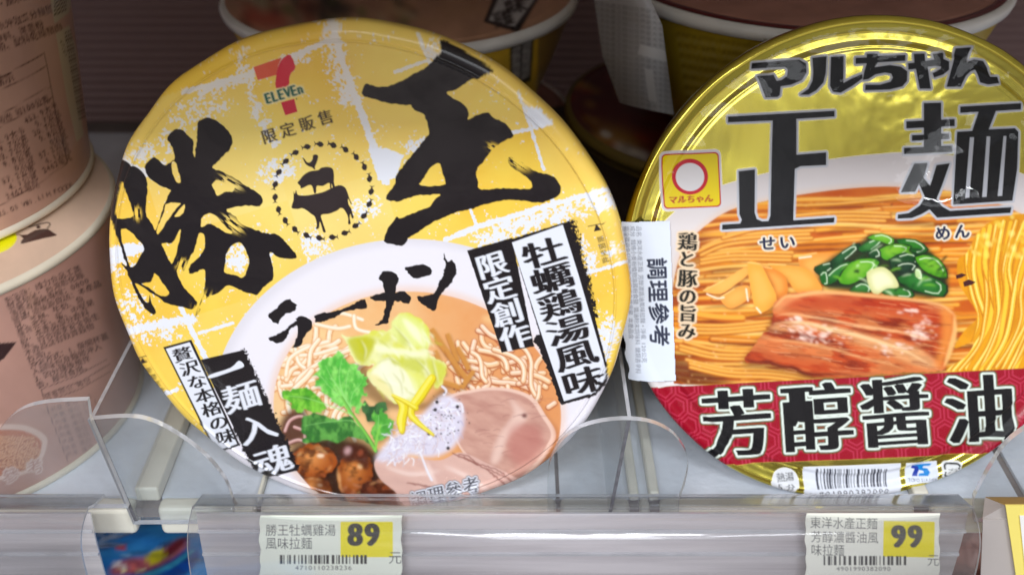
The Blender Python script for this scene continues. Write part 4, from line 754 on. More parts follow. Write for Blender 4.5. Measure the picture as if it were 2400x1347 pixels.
    L([(96, 912), (180, 880), (250, 842)]); L([(96, 912), (112, 960), (160, 1082)]); L([(100, 925), (190, 893), (258, 852)]); L([(106, 942), (190, 910), (258, 870)]); cv.text('營養標示 每份', (106, 938), 22, 18, 16, D, al=.8)
    for i in range(8): cv.text('熱量 蛋白 %d.%d' % (i * 7 + 3, i), (120 + i * 5.4, 966 + i * 15), 20, 15, 14, D, al=.55)
    cv.fill(Z([(-20, 625), (75, 618), (20, 690), (-20, 720)], 0, 480, 1.924), (58, 34, 34))
    P = crom([(-60, 1000), (0, 994), (60, 996), (104, 1018), (110, 1044), (96, 1080), (70, 1104), (20, 1120), (-60, 1120)]); cv.fill(P, (222, 190, 176))
    cv.clip = cv.full(cv.polymask([(P - [0, 1060]) * [.92, .84] + [-4, 1062]])); cv.fill(P, (190, 112, 78))
    for k in range(60): strand(cv, [(RNG.uniform(-40, 90), RNG.uniform(1020, 1100)) for _ in range(3)], 6, (150, 76, 50), (220, 160, 120))
    cv.clip = None
    cv.column('參考', (26, 1113), (82, 1093), 44, 36, 20, (176, 126, 116), outline=((3.2, (224, 196, 184)),))
    return cv
def back_sheet(which):
    if which == 'back_lid':
        cv = Sheet(470, -90, 1400, 130, 3, (196, 150, 122)); X, Y = cv.X, cv.Y
        cv.a[..., :3] *= (.7 + .6 * fbm(X, Y, 80, 301))[..., None]
        for k in range(70):
            x = RNG.uniform(560, 960); cv.soft(ellipse(x, RNG.uniform(-80, 60), RNG.uniform(10, 40), RNG.uniform(5, 16), RNG.uniform(0, 90)), [(48, 74, 40), (34, 30, 26), (196, 182, 150), (170, 88, 60), (90, 110, 50)][k % 5], .7, 2)
        cv.soft(ellipse(620, 45, 60, 22, 10), (190, 70, 48), .8, 4); cv.soft(ellipse(760, 20, 60, 30, 0), (24, 30, 24), .7, 4)
        for k in range(14): cv.soft(cv_line([(820 + k * 20, RNG.uniform(-60, 60)), (880 + k * 20, RNG.uniform(-60, 60)), (940 + k * 20, RNG.uniform(-60, 70))], 10), (206, 160, 116), .4, 3)
        cv.fill([(1133, 52), (1170, -40), (1290, -40), (1255, 10), (1215, 78)], (30, 24, 26)); cv.fill([(1146, 48), (1176, -20), (1262, -20), (1246, 8), (1206, 62), (1190, 60)], (206, 204, 206))
        cv.column('風味雞', (1236, -16), (1180, 44), 50, 40, 15, (30, 24, 26), bold=(3, 2))
        return cv
    if which == 'back_side':
        cv = Sheet(470, 0, 1400, 420, 3, (236, 190, 60)); X, Y = cv.X, cv.Y
        cv.a[..., :3] *= (.75 + .5 * fbm(X, Y, 50, 303))[..., None]
        cv.fill(crom([(1122, 150), (1140, 136), (1160, 145), (1162, 160), (1148, 166), (1130, 160)]), (30, 24, 24)); cv.fill([(1195, 106), (1252, 84), (1244, 190), (1196, 210)], (40, 34, 34))
        cv.fill([(1201, 114), (1220, 106), (1218, 190), (1202, 198)], (190, 184, 180)); cv.fill([(1226, 104), (1245, 96), (1240, 180), (1222, 188)], (190, 184, 180)); cv.column('雞湯風味', (1211, 122), (1210, 184), 18, 18, 15, (30, 24, 24), bold=(1, 1)); cv.column('限定創作', (1236, 112), (1231, 174), 18, 18, 15, (30, 24, 24), bold=(1, 1))
        cv.fill([(1262, 60), (1340, 20), (1330, 190), (1290, 260), (1258, 250)], (120, 92, 72), .7)
        return cv
    if which == 'right_lid':
        cv = Sheet(1480, -200, 2330, 120, 4, (184, 132, 116)); X, Y = cv.X, cv.Y
        cv.a[..., :3] *= (.75 + .5 * fbm(X / 4, Y, 18, 305))[..., None]; return cv
    if which == 'low_lid':
        cv = Sheet(1290, 100, 1760, 520, 3, (84, 24, 24)); X, Y = cv.X, cv.Y
        cv.soft(ellipse(1440, 330, 60, 26, 20), (196, 150, 60), .6, 6); cv.soft(ellipse(1420, 315, 14, 8, 20), (214, 208, 200), .8, 1); cv.soft([(1440, 330), (1520, 360), (1516, 384), (1436, 352)], (206, 202, 196), .7, 2)
        for k in range(40): cv.soft(ellipse(RNG.uniform(1330, 1560), RNG.uniform(180, 380), RNG.uniform(6, 26), RNG.uniform(3, 9), 20), [(30, 20, 18), (200, 150, 60), (150, 40, 30), (60, 40, 30)][k % 4], .6, 2)
        return cv
    if which == 'right_side':
        cv = Sheet(1480, 0, 2330, 400, 2.2, (190, 160, 40)); X, Y = cv.X, cv.Y
        cv.a[..., :3] *= (.7 + .5 * fbm(X, Y, 50, 307))[..., None]
        for i in range(15): cv.text('原材料名油揚麵小麥粉植物油脂食塩醤油濃縮', (1583 + i * 2, 84 + i * 12.5), -9, 13, 12, [(60, 48, 14), (190, 172, 110)][i % 2], bold=(.8, .8), al=.75)
        return cv
    cv = Sheet(1380, 0, 1600, 290, 2.0, (196, 196, 200)); X, Y = cv.X, cv.Y
    for i in range(19): cv.text('東洋水產正麵公克熱量大卡脂肪', (1388, 12 + i * 13), -8, 14, 11, (96, 96, 104), bold=(.7, .7), al=.75)
    cv.fill([(1500, 104), (1560, 120), (1563, 146), (1494, 128)], (214, 214, 216)); cv.fill([(1510, 160), (1530, 165), (1540, 240), (1520, 236)], (210, 210, 212))
    return cv
# ------------------------------------------------------------------ materials
def newmat(name):
    m = bpy.data.materials.new(name); m.use_nodes = True; n = m.node_tree; n.nodes.clear()
    return m, n, n.nodes.new('ShaderNodeOutputMaterial')
def N(n, t, **kw):
    q = n.nodes.new(t)
    for k, v in kw.items():
        if k in q.inputs: q.inputs[k].default_value = v
        else: setattr(q, k, v)
    return q
def mat(name, col, rough=.5, metal=0., coat=0., bump=0., bscale=200., vary=.1, vscale=40., sss=0.):
    m, n, out = newmat(name); p = N(n, 'ShaderNodeBsdfPrincipled'); p.inputs['Roughness'].default_value = rough; p.inputs['Metallic'].default_value = metal
    p.inputs['Coat Weight'].default_value = coat; p.inputs['Coat Roughness'].default_value = .08
    t = N(n, 'ShaderNodeTexCoord'); z = N(n, 'ShaderNodeTexNoise'); z.inputs['Scale'].default_value = vscale; z.inputs['Detail'].default_value = 5
    mx = N(n, 'ShaderNodeMixRGB', blend_type='MULTIPLY'); mx.inputs[0].default_value = 1; c = lin(col); mx.inputs[1].default_value = (*c, 1)
    r = N(n, 'ShaderNodeMapRange'); r.inputs[1].default_value = .3; r.inputs[2].default_value = .7; r.inputs[3].default_value = 1 - vary; r.inputs[4].default_value = 1 + vary
    L = n.links.new; L(t.outputs['Object'], z.inputs['Vector']); L(z.outputs[0], r.inputs[0]); L(r.outputs[0], mx.inputs[2]); L(mx.outputs[0], p.inputs['Base Color'])
    if bump:
        z2 = N(n, 'ShaderNodeTexNoise'); z2.inputs['Scale'].default_value = bscale; z2.inputs['Detail'].default_value = 3; b = N(n, 'ShaderNodeBump'); b.inputs['Strength'].default_value = bump; b.inputs['Distance'].default_value = .001
        L(t.outputs['Object'], z2.inputs['Vector']); L(z2.outputs[0], b.inputs['Height']); L(b.outputs[0], p.inputs['Normal'])
    L(p.outputs[0], out.inputs[0]); return m
def printmat(name, rough=.35, coat=.6, cbump=.1, bscale=35., foilrough=.12, foilbump=.0):
    m, n, out = newmat(name); L = n.links.new
    p = N(n, 'ShaderNodeBsdfPrincipled'); a = N(n, 'ShaderNodeAttribute', attribute_name='print'); L(a.outputs['Color'], p.inputs['Base Color']); L(a.outputs['Alpha'], p.inputs['Metallic'])
    r = N(n, 'ShaderNodeMapRange'); r.inputs[3].default_value = rough; r.inputs[4].default_value = foilrough; L(a.outputs['Alpha'], r.inputs[0]); L(r.outputs[0], p.inputs['Roughness'])
    p.inputs['Coat Weight'].default_value = coat; p.inputs['Coat Roughness'].default_value = .09; p.inputs['Specular IOR Level'].default_value = .2
    t = N(n, 'ShaderNodeTexCoord'); z = N(n, 'ShaderNodeTexNoise'); z.inputs['Scale'].default_value = bscale; z.inputs['Detail'].default_value = 4; z.inputs['Distortion'].default_value = .6
    b = N(n, 'ShaderNodeBump'); b.inputs['Strength'].default_value = cbump; b.inputs['Distance'].default_value = .002
    L(t.outputs['Object'], z.inputs['Vector']); L(z.outputs[0], b.inputs['Height']); L(b.outputs[0], p.inputs['Coat Normal'])
    if foilbump:
        b2 = N(n, 'ShaderNodeBump'); b2.inputs['Strength'].default_value = foilbump; b2.inputs['Distance'].default_value = .002; L(z.outputs[0], b2.inputs['Height']); L(b2.outputs[0], p.inputs['Normal'])
    L(p.outputs[0], out.inputs[0]); return m
def clear(name, tint=(1, 1, 1), refl=.04, milk=0., milkcol=(.8, .8, .84), rough=.05, bump=0., bscale=60., stretch=(1, 1, 1), fres=1.45):
    """clear plastic sheet: straight-through light, a fresnel reflection, optionally a little milkiness"""
    m, n, out = newmat(name); L = n.links.new
    tr = N(n, 'ShaderNodeBsdfTransparent'); tr.inputs[0].default_value = (*tint, 1); gl = N(n, 'ShaderNodeBsdfGlossy'); gl.inputs['Roughness'].default_value = rough
    base = tr
    t = N(n, 'ShaderNodeTexCoord'); mp = N(n, 'ShaderNodeMapping'); mp.inputs['Scale'].default_value = stretch; z = N(n, 'ShaderNodeTexNoise'); z.inputs['Scale'].default_value = bscale; z.inputs['Detail'].default_value = 3
    L(t.outputs['Object'], mp.inputs[0]); L(mp.outputs[0], z.inputs['Vector'])
    if milk:
        df = N(n, 'ShaderNodeBsdfDiffuse'); df.inputs[0].default_value = (*milkcol, 1); tl = N(n, 'ShaderNodeBsdfTranslucent'); tl.inputs[0].default_value = (*milkcol, 1)
        a = N(n, 'ShaderNodeMixShader'); a.inputs[0].default_value = .4; L(df.outputs[0], a.inputs[1]); L(tl.outputs[0], a.inputs[2])
        mm = N(n, 'ShaderNodeMixShader'); L(tr.outputs[0], mm.inputs[1]); L(a.outputs[0], mm.inputs[2])
        rr = N(n, 'ShaderNodeMapRange'); rr.inputs[1].default_value = .3; rr.inputs[2].default_value = .7; rr.inputs[3].default_value = milk * .6; rr.inputs[4].default_value = milk * 1.4; L(z.outputs[0], rr.inputs[0]); L(rr.outputs[0], mm.inputs[0]); base = mm
    f = N(n, 'ShaderNodeLayerWeight'); f.inputs[0].default_value = .5; pw = N(n, 'ShaderNodeMath', operation='POWER'); pw.inputs[1].default_value = 5.; L(f.outputs['Facing'], pw.inputs[0])
    ad = N(n, 'ShaderNodeMath', operation='MULTIPLY_ADD'); ad.inputs[1].default_value = .9; ad.inputs[2].default_value = .026 + refl; ad.use_clamp = True; L(pw.outputs[0], ad.inputs[0])
    mx = N(n, 'ShaderNodeMixShader'); L(ad.outputs[0], mx.inputs[0]); L(base.outputs[0], mx.inputs[1]); L(gl.outputs[0], mx.inputs[2])
    if bump:
        b = N(n, 'ShaderNodeBump'); b.inputs['Strength'].default_value = bump; b.inputs['Distance'].default_value = .001; L(z.outputs[0], b.inputs['Height']); L(b.outputs[0], gl.inputs['Normal']); L(b.outputs[0], f.inputs['Normal'])
    L(mx.outputs[0], out.inputs[0]); return m

M = dict(black=mat('gap darkening black', (52, 40, 38), .5), olive=mat('olive rim', (110, 92, 40), .5),
    lid=printmat('printed film lid', .42, .6, .3, 14.), foil=printmat('printed gold foil lid', .42, .06, .35, 15., .16, .95), paper=printmat('printed paper', .55, .0, 0.), cup=printmat('printed carton cup', .45, .55, .3, 30.), dim=printmat('printed side', .45, .4, .3, 30.),
    tag=printmat('price ticket paper', .7, .0, 0.), white=mat('white foam bowl', (240, 238, 234), .4, coat=.3), gold=mat('gold foil', (214, 186, 40), .16, 1., bump=.3, bscale=60), cream=mat('cream plastic', (226, 222, 206), .45, bump=.1, bscale=500, vary=.05),
    tray=mat('pale shelf plastic', (218, 224, 234), .38, bump=.25, bscale=300, vary=.13, vscale=30), brown=mat('brown carton', (150, 104, 92), .5), lip=mat('cream lip', (216, 206, 186), .4), yellow=mat('yellow carton', (226, 182, 60), .5),
    dark=mat('dark shelf steel', (120, 112, 110), .5), film=clear('shrink film', refl=.0, rough=.05, bump=.5, bscale=70.), acr=clear('clear acrylic', (.93, .95, .96), refl=.015, milk=.07, rough=.03), edge=clear('acrylic edge with painted glow', (.85, .88, .92), refl=.3, milk=.95, milkcol=(.93, .94, .98), rough=.12),  # edge: the bright glow is put into a near-opaque milk colour
    dedge=mat('shaded acrylic edge', (96, 94, 100), .25, vary=.35, vscale=400), rail=clear('clear rail plastic', (.98, .98, .99), refl=.07, milk=.03, milkcol=(.84, .82, .88), rough=.12, bump=.05, bscale=120., stretch=(.04, 1, 1)),  # dedge: the shaded look is put into a dark edge colour
    railback=clear('frosted rail back', (.85, .82, .86), refl=.01, milk=.8, milkcol=(.97, .93, .94), rough=.3, bscale=60, stretch=(.12, 1, 3)),
    red=mat('red film', (96, 22, 26), .3, coat=.5, bump=.5, bscale=50), blue=mat('blue film', (20, 110, 190), .25, coat=.6, bump=.6, bscale=60, vary=.25), card=mat('grey card', (176, 168, 164), .6, vary=.04), ycard=mat('yellow card', (240, 222, 116), .55, vary=.03), rose=mat('rose carton', (170, 120, 124), .5, vary=.2))

# ------------------------------------------------------------------ mesh helpers
def link(name, verts, faces, m, parent=None, smooth=False, cols=None):
    me = bpy.data.meshes.new(name); verts = np.asarray(verts, float)
    if isinstance(faces, np.ndarray):
        k = faces.shape[1]; me.vertices.add(len(verts)); me.vertices.foreach_set('co', verts.ravel()); me.loops.add(faces.size); me.loops.foreach_set('vertex_index', faces.ravel().astype(np.int32))
        me.polygons.add(len(faces)); me.polygons.foreach_set('loop_start', (np.arange(len(faces)) * k).astype(np.int32)); me.update(calc_edges=True); me.validate()
    else: me.from_pydata([tuple(v) for v in verts], [], faces); me.update()
    if smooth: me.polygons.foreach_set('use_smooth', np.ones(len(me.polygons), bool))
    if cols is not None:
        at = me.color_attributes.new('print', 'FLOAT_COLOR', 'POINT'); at.data.foreach_set('color', np.asarray(cols, np.float32).ravel())
    for q in (m if isinstance(m, (list, tuple)) else [m]): me.materials.append(q)
    o = bpy.data.objects.new(name, me); SC.collection.objects.link(o); o.parent = parent
    return o
def tag(o, label, cat, group=None, kind=None):
    if label: o['label'] = label
    if cat: o['category'] = cat
    if group: o['group'] = group
    if kind: o['kind'] = kind
    return o
def thing(name, label, cat, group=None):
    o = bpy.data.objects.new(name, None); SC.collection.objects.link(o); o.empty_display_size = .02; return tag(o, label, cat, group)
def basis(n):
    n = np.asarray(n, float); n = n / np.linalg.norm(n)
    a = np.cross(n, [0, 0, 1.]) if abs(n[2]) < .95 else np.array([-1., 0, 0]); a = -a / np.linalg.norm(a); b = np.cross(n, a); return a, b, n
def disc_print(name, cv, c, n, rf, hfun, m, parent):
    """the flat of a lid: a fine grid carrying the print, cut round at rf"""
    a, b, n = basis(n); P = hit(cv.X, cv.Y, c, n) - c; u, v = P @ a, P @ b; r = np.hypot(u, v); ins = r < rf
    q = ins[:-1, :-1] | ins[1:, :-1] | ins[:-1, 1:] | ins[1:, 1:]; used = np.zeros(r.shape, bool)
    for s in ((slice(0, -1), slice(0, -1)), (slice(1, None), slice(0, -1)), (slice(0, -1), slice(1, None)), (slice(1, None), slice(1, None))): used[s] |= q
    k = np.minimum(1, rf / np.maximum(r, 1e-9)); u, v = u * k, v * k; h = hfun(np.minimum(r, rf), np.arctan2(v, u))
    V = c + u[..., None] * a + v[..., None] * b + h[..., None] * n; idx = -np.ones(r.shape, np.int64); idx[used] = np.arange(used.sum())
    i, j = np.nonzero(q); F_ = np.stack([idx[i, j], idx[i + 1, j], idx[i + 1, j + 1], idx[i, j + 1]], 1)
    return V[used], F_, cv.a[used]
def lathe_pts(prof, c, n, NT, wob=None):
    a, b, n = basis(n); t = np.linspace(0, 2 * np.pi, NT, endpoint=False); prof = np.asarray(prof, float)
    R_ = prof[:, 0][:, None] * np.ones(NT); H_ = prof[:, 1][:, None] * np.ones(NT)
    if wob is not None: dr, dh = wob(t); f = sm(0, 1, np.asarray(prof[:, 2]))[:, None]; R_ = R_ + f * dr; H_ = H_ + f * dh
    V = c + (R_ * np.cos(t))[..., None] * a + (R_ * np.sin(t))[..., None] * b + H_[..., None] * n
    K = len(prof); i, j = np.meshgrid(np.arange(K - 1), np.arange(NT), indexing='ij'); j2 = (j + 1) % NT
    F_ = np.stack([i * NT + j, i * NT + j2, (i + 1) * NT + j2, (i + 1) * NT + j], -1).reshape(-1, 4)
    return V.reshape(-1, 3), F_
def lathe(name, prof, c, n, m, parent=None, NT=128, cap=False, cv=None, back=None, wob=None):
    V, F_ = lathe_pts(prof, np.asarray(c, float), n, NT, wob); cols = None
    if cv is not None:
        x, y = proj(V); cols = cv.sample(x, y)
        if back is not None:
            cc = np.asarray(c, float); rad = V - cc; rad[:, 2] = 0; vis = (rad * (CAM - V)).sum(1) > 0; cols[~vis, :3] = lin(back)
    return link(name, V, F_, m, parent, True, cols)
def box(name, x0, x1, y0, y1, z0, z1, m, parent=None, bev=0.):
    V = [(x0, y0, z0), (x1, y0, z0), (x1, y1, z0), (x0, y1, z0), (x0, y0, z1), (x1, y0, z1), (x1, y1, z1), (x0, y1, z1)]
    o = link(name, V, [(0, 3, 2, 1), (4, 5, 6, 7), (0, 1, 5, 4), (1, 2, 6, 5), (2, 3, 7, 6), (3, 0, 4, 7)], m, parent)
    if bev: b = o.modifiers.new('b', 'BEVEL'); b.width = bev; b.segments = 3
    return o
def wobble(seed, amp, amph=0.):
    r = np.random.default_rng(seed); ks = [(k, r.uniform(0, 6.28), r.normal() / k ** .6) for k in range(2, 26)]
    def f(t):
        d = sum(a * np.cos(k * t + p) for k, p, a in ks); return amp * d, amph * np.roll(d, 7)
    return f

# ------------------------------------------------------------------ the setting: shelf board, back wall, shelf above, store floor
Z0 = 1.0; OFF = np.array([0, 0, CZ])
tag(box('shelf_board', -.62, .62, .3035, .70, Z0 - .006, Z0 - .0015, M['dark']), None, None, kind='structure')
def ridged():
    V, F_ = [], []; x = (-.62, .62); n = 150; 
    for i in range(n + 1):
        z = Z0 - .002 + .40 * i / n; y = .66 - (.0011 if i % 2 else 0)
        V += [(x[0], y, z), (x[1], y, z)]
        if i: F_.append((2 * i - 2, 2 * i - 1, 2 * i + 1, 2 * i))
    return link('back_wall', V, F_, mat('mauve back panel', (146, 118, 116), .55, vary=.08, vscale=6))
tag(ridged(), None, None, kind='structure')
tag(box('upper_shelf', -.62, .62, .15, .70, Z0 + .28, Z0 + .31, M['cream']), None, None, kind='structure')
tag(box('store_floor', -3, 3, -3, 3, -.02, 0, mat('store floor tile', (170, 165, 160), .4)), None, None, kind='structure')
tag(box('lower_shelf_board', -.62, .62, .30, .70, Z0 - .36, Z0 - .345, M['cream']), None, None, kind='structure')

# trays with a rounded cream lip and a pale floor
def tray(x0, x1, label):
    t = thing('shelf_tray', label, 'tray', 'plastic trays lining the shelf'); t.location = ((x0 + x1) / 2, .31, Z0)
    def sub(o): o.matrix_parent_inverse = t.matrix_world.inverted(); return o
    bpy.context.view_layer.update()
    sub(box('tray_floor', x0, x1, .308, .64, Z0 - .0014, Z0, M['tray'], t))
    sub(box('front_lip', x0, x1, .3005, .3078, Z0 - .0125, Z0 + .0008, M['cream'], t, .0022))
    return t
EDG = [-.5, -.340, -.1362, -.0985, .0135, .0485, .155, .1965, .36, .5]
LB = ['tray under the rosy cup stack, left of the gap with the blue packet', 'narrow tray between the first divider and the yellow lid bowl', 'tray under the yellow lid bowl', 'narrow tray in front of the middle divider', 'narrow tray between the middle divider and the gold lid', 'tray under the gold lid bowl', 'narrow tray right of the gold lid bowl']
for (a, b), l in zip(((-.45, -.1405), (-.1315, -.0952), (-.0935, .0165), (.018, .0438), (.0475, .0512), (.0550, .1495), (.1555, .1900), (.1935, .45)), LB[:1] + LB[1:] + ['tray at the right edge beyond the gold lid bowl']):
    tray(a, b, 'pale plastic ' + l)
def track(x0, x1, h, label):
    o = box('divider_track', x0, x1, .306, .64, Z0 - .0005, Z0 + h, M['cream'], None, .001); tag(o, label, 'track', 'cream divider tracks running to the back'); return o
track(-.1404, -.1316, .006, 'cream track in the gap beside the rosy cup stack'); track(-.0951, -.0936, .003, 'thin cream track left of the yellow lid bowl'); track(.0438, .0474, .003, 'cream track right behind the middle divider')
track(.0512, .0549, .004, 'cream track closest to the left side of the gold lid'); track(.1496, .1554, .004, 'cream track closest to the right side of the gold lid')

# ------------------------------------------------------------------ yellow bowl
R = .090
def roll(R, h0, n=9, back=.006):
    P = []
    for t in np.linspace(0, 1, n): a = t * math.pi / 2; P.append((R * .955 + R * .045 * math.sin(a), h0 - R * .042 * (1 - math.cos(a)), t))
    P += [(R * 1.0, h0 - R * .042 - back * .5, 1), (R * .985, h0 - R * .042 - back, 1), (R * .955, h0 - R * .042 - back - .001, 1)]
    return P
bowl1 = thing('noodle_bowl', 'yellow paper-lidded noodle bowl standing on edge, black brush writing on its lid', 'noodle bowl')
c1 = np.array([-.05070918, .31197104, -.19731982]) + OFF; n1 = np.array([-.1217137, -.98744294, .10070856])
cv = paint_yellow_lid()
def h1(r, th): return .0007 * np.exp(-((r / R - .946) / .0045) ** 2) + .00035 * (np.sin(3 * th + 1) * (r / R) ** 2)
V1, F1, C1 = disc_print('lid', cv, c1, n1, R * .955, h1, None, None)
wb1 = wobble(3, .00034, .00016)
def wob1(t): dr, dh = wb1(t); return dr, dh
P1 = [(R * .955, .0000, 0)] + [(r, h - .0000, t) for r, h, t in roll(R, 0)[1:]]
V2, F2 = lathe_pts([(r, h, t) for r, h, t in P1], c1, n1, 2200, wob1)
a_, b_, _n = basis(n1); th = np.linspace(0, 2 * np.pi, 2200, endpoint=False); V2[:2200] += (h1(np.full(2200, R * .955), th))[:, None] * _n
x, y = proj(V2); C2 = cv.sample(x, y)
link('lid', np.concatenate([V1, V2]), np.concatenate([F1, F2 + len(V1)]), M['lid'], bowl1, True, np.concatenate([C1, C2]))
lathe('bowl_body', [(R * .955, -.0104), (R * .95, -.012), (R * .9, -.016), (R * .86, -.03), (R * .74, -.066), (R * .70, -.070), (.001, -.070)], c1, n1, M['yellow'], bowl1)

# ------------------------------------------------------------------ gold bowl
R2 = .083 * 1.063; c2 = np.array([.11949776, .31894782, -.19103382]) * 1.063 + OFF; n2 = np.array([.04532233, -.93239208, .35859572])
bowl2 = thing('noodle_bowl', 'gold foil noodle bowl standing on edge, red band and noodle picture on its lid', 'noodle bowl')
cv = paint_gold_lid()
rg = np.random.default_rng(5); dents = [(rg.uniform(0, 6.28), rg.uniform(.3, .93), rg.uniform(.05, .16), rg.normal() * .0006) for _ in range(26)]
def h2(r, th):
    q = r / R2; h = .0012 * (1 - sm(.86, .905, q)) - .0006 + .0005 * np.exp(-((q - .885) / .01) ** 2) + .0016 * sm(.93, .975, q)
    x, y = q * np.cos(th), q * np.sin(th)
    for t, rr, s, d in dents: h = h + d * np.exp(-((x - rr * np.cos(t)) ** 2 + (y - rr * np.sin(t)) ** 2) / s ** 2) * .8
    return h
V1, F1, C1 = disc_print('lid', cv, c2, n2, R2 * .975, h2, None, None)
pr = []
for t in np.linspace(0, 1, 10): a = t * math.pi / 2; pr.append((R2 * (.975 + .025 * math.sin(a)), .001 - R2 * .028 * (1 - math.cos(a)), t))
pr += [(R2, -.004, 1), (R2 * .985, -.006, 1), (R2 * .96, -.0065, 1)]
wb2 = wobble(8, .00012)
V2, F2 = lathe_pts(pr, c2, n2, 2200, wb2); th = np.linspace(0, 2 * np.pi, 2200, endpoint=False); a_, b_, _n = basis(n2); V2[:2200] += (h2(np.full(2200, R2 * .975), th) - .001)[:, None] * _n
x, y = proj(V2); C2 = cv.sample(x, y)
link('lid', np.concatenate([V1, V2]), np.concatenate([F1, F2 + len(V1)]), M['foil'], bowl2, True, np.concatenate([C1, C2]))
lathe('bowl_body', [(R2 * .96, -.0066), (R2 * .93, -.010), (R2 * .84, -.014), (R2 * .80, -.03), (R2 * .70, -.055), (.001, -.057)], c2, n2, M['gold'], bowl2)
# paper sticker folded over the edge
cs = sticker_sheet(); X, Y = cs.X, cs.Y; a_, b_, _n = basis(n2); P = hit(X, Y, c2, n2) - c2; u, v = P @ a_, P @ b_
rr_ = np.hypot(u, v); ex = np.maximum(0, rr_ - R2 * .962); H = .0020 - ex * ex * 60
ed = np.interp(Y, [515, 890], [1568, 1582]); ins = (X < ed) & (Y > 519 - (X - 1456) * .036) & (Y < 894 - (X - 1476) * .05) & (X > np.interp(Y, [515, 560, 800, 895], [1452, 1448, 1462, 1478]) + 2.5 * np.sin(Y / 9))
q = ins[:-1, :-1] & ins[1:, :-1] & ins[:-1, 1:] & ins[1:, 1:]; idx = np.arange(X.size).reshape(X.shape); i, j = np.nonzero(q); F_ = np.stack([idx[i, j], idx[i + 1, j], idx[i + 1, j + 1], idx[i, j + 1]], 1)
V = (c2 + u[..., None] * a_ + v[..., None] * b_ + H[..., None] * _n).reshape(-1, 3); us, inv = np.unique(F_, return_inverse=True)
tag(link('paper_sticker', V[us], inv.reshape(-1, 4), M['paper'], bowl2, True, cs.a.reshape(-1, 4)[us]), 'white import sticker folded over the left edge', None)

# crinkled shrink film over both lids
def film(c, n, R_, name, amp, seed, parent, lift, bulge=1., pleat=0.):
    a, b, n = basis(n); G = 240; g = np.linspace(-1, 1, G); U_, V_ = np.meshgrid(g, g); r = np.hypot(U_, V_); rg = np.random.default_rng(seed)
    X_, Y_ = U_ * 60, V_ * 60; amp = amp * (.045 + (1 - bulge) * .35 + bulge * 1.3 * np.exp(-((U_ - .42) ** 2 + (V_ - .40) ** 2) / .06))
    h = lift + amp * (np.abs(fbm(X_ + 200, Y_ + 300, 26, seed, 3) - .5) * -3.2 + .25 * fbm(X_ * .5 + Y_, Y_ * .4 + 500, 14, seed + 5, 3))
    h = h + pleat * np.sin(np.arctan2(V_, U_) * 34 + 5 * fbm(X_ + 90, Y_ + 90, 30, seed)) * sm(.80, .97, r) * fbm(X_ + 50, Y_ + 20, 18, seed + 3) + bulge * .0105 * np.exp(-((U_ - .40) ** 2 / .05 + (V_ - .28) ** 2 / .035))
    h = h * (1 - sm(.93, 1., r)) + (lift - .0002) * sm(.93, 1., r)
    P = c + (U_ * R_)[..., None] * a + (V_ * R_)[..., None] * b + h[..., None] * n
    ins = r < 1.0; q = ins[:-1, :-1] & ins[1:, :-1] & ins[:-1, 1:] & ins[1:, 1:]; idx = np.arange(G * G).reshape(G, G); i, j = np.nonzero(q); F_ = np.stack([idx[i, j], idx[i, j + 1], idx[i + 1, j + 1], idx[i + 1, j]], 1)
    us, inv = np.unique(F_, return_inverse=True)
    return link(name, P.reshape(-1, 3)[us], inv.reshape(-1, 4), M['film'], parent, True)
film(c2, n2, R2 * .955, 'shrink_film', .0034, 14, bowl2, .0052, 1., .0005)
film(c1, n1, R * .95, 'shrink_film', .0016, 31, bowl1, .0022, 0., .0004)

# ------------------------------------------------------------------ the stack of rosy cups on the left
def cup(SX, SY, zb, zt, rb, rt, label, cvs, back, lidcv=None):
    t = thing('noodle_cup', label, 'noodle cup', 'stacked rosy brown noodle cups'); c = (SX, SY, zb); up = (0, 0, 1)
    n = 150; prof = [(rb * .99, .0015)] + [(rb + (rt - rb) * k / n, .003 + (zt - zb - .004) * k / n) for k in range(n + 1)]
    lathe('cup_body', prof, c, up, M['cup'], t, 900, cv=cvs, back=back)
    k = rb; lathe('base_ring', [(k - .003, .0006), (k + .0006, .0), (k + .0012, .0009), (k + .0008, .0026), (k - .0005, .003)], c, up, M['lip'], t, 160)
    k = rt; h = zt - zb; lathe('rim', [(k - .0004, h - .0036), (k + .0004, h - .0034), (k + .0009, h - .002), (k + .0005, h - .0006), (k - .001, h - .0002)], c, up, M['lip'], t, 160)
    if lidcv is not None:
        m_ = 130; lathe('lid', [(.0005 + (k - .001) * i / m_, h - .0006 + .0012 * (1 - i / m_)) for i in range(m_ + 1)][::-1], c, up, M['cup'], t, 900, cv=lidcv)
    else: lathe('lid', [(k - .001, h - .0006), (.001, h)], c, up, M['brown'], t, 128)
    return t
cup(-.234, .3645, Z0, CZ - .195, .0757, .0802, 'rosy brown noodle cup with small print, bottom of the stack at the left edge', stack_sheet('lower'), (180, 138, 124), stack_sheet('lid'))
cup(-.2435, .3878, CZ - .1940, CZ - .088, .0745, .0825, 'upper rosy brown noodle cup with a nutrition table, on top of its stack', stack_sheet('upper'), (180, 138, 124))

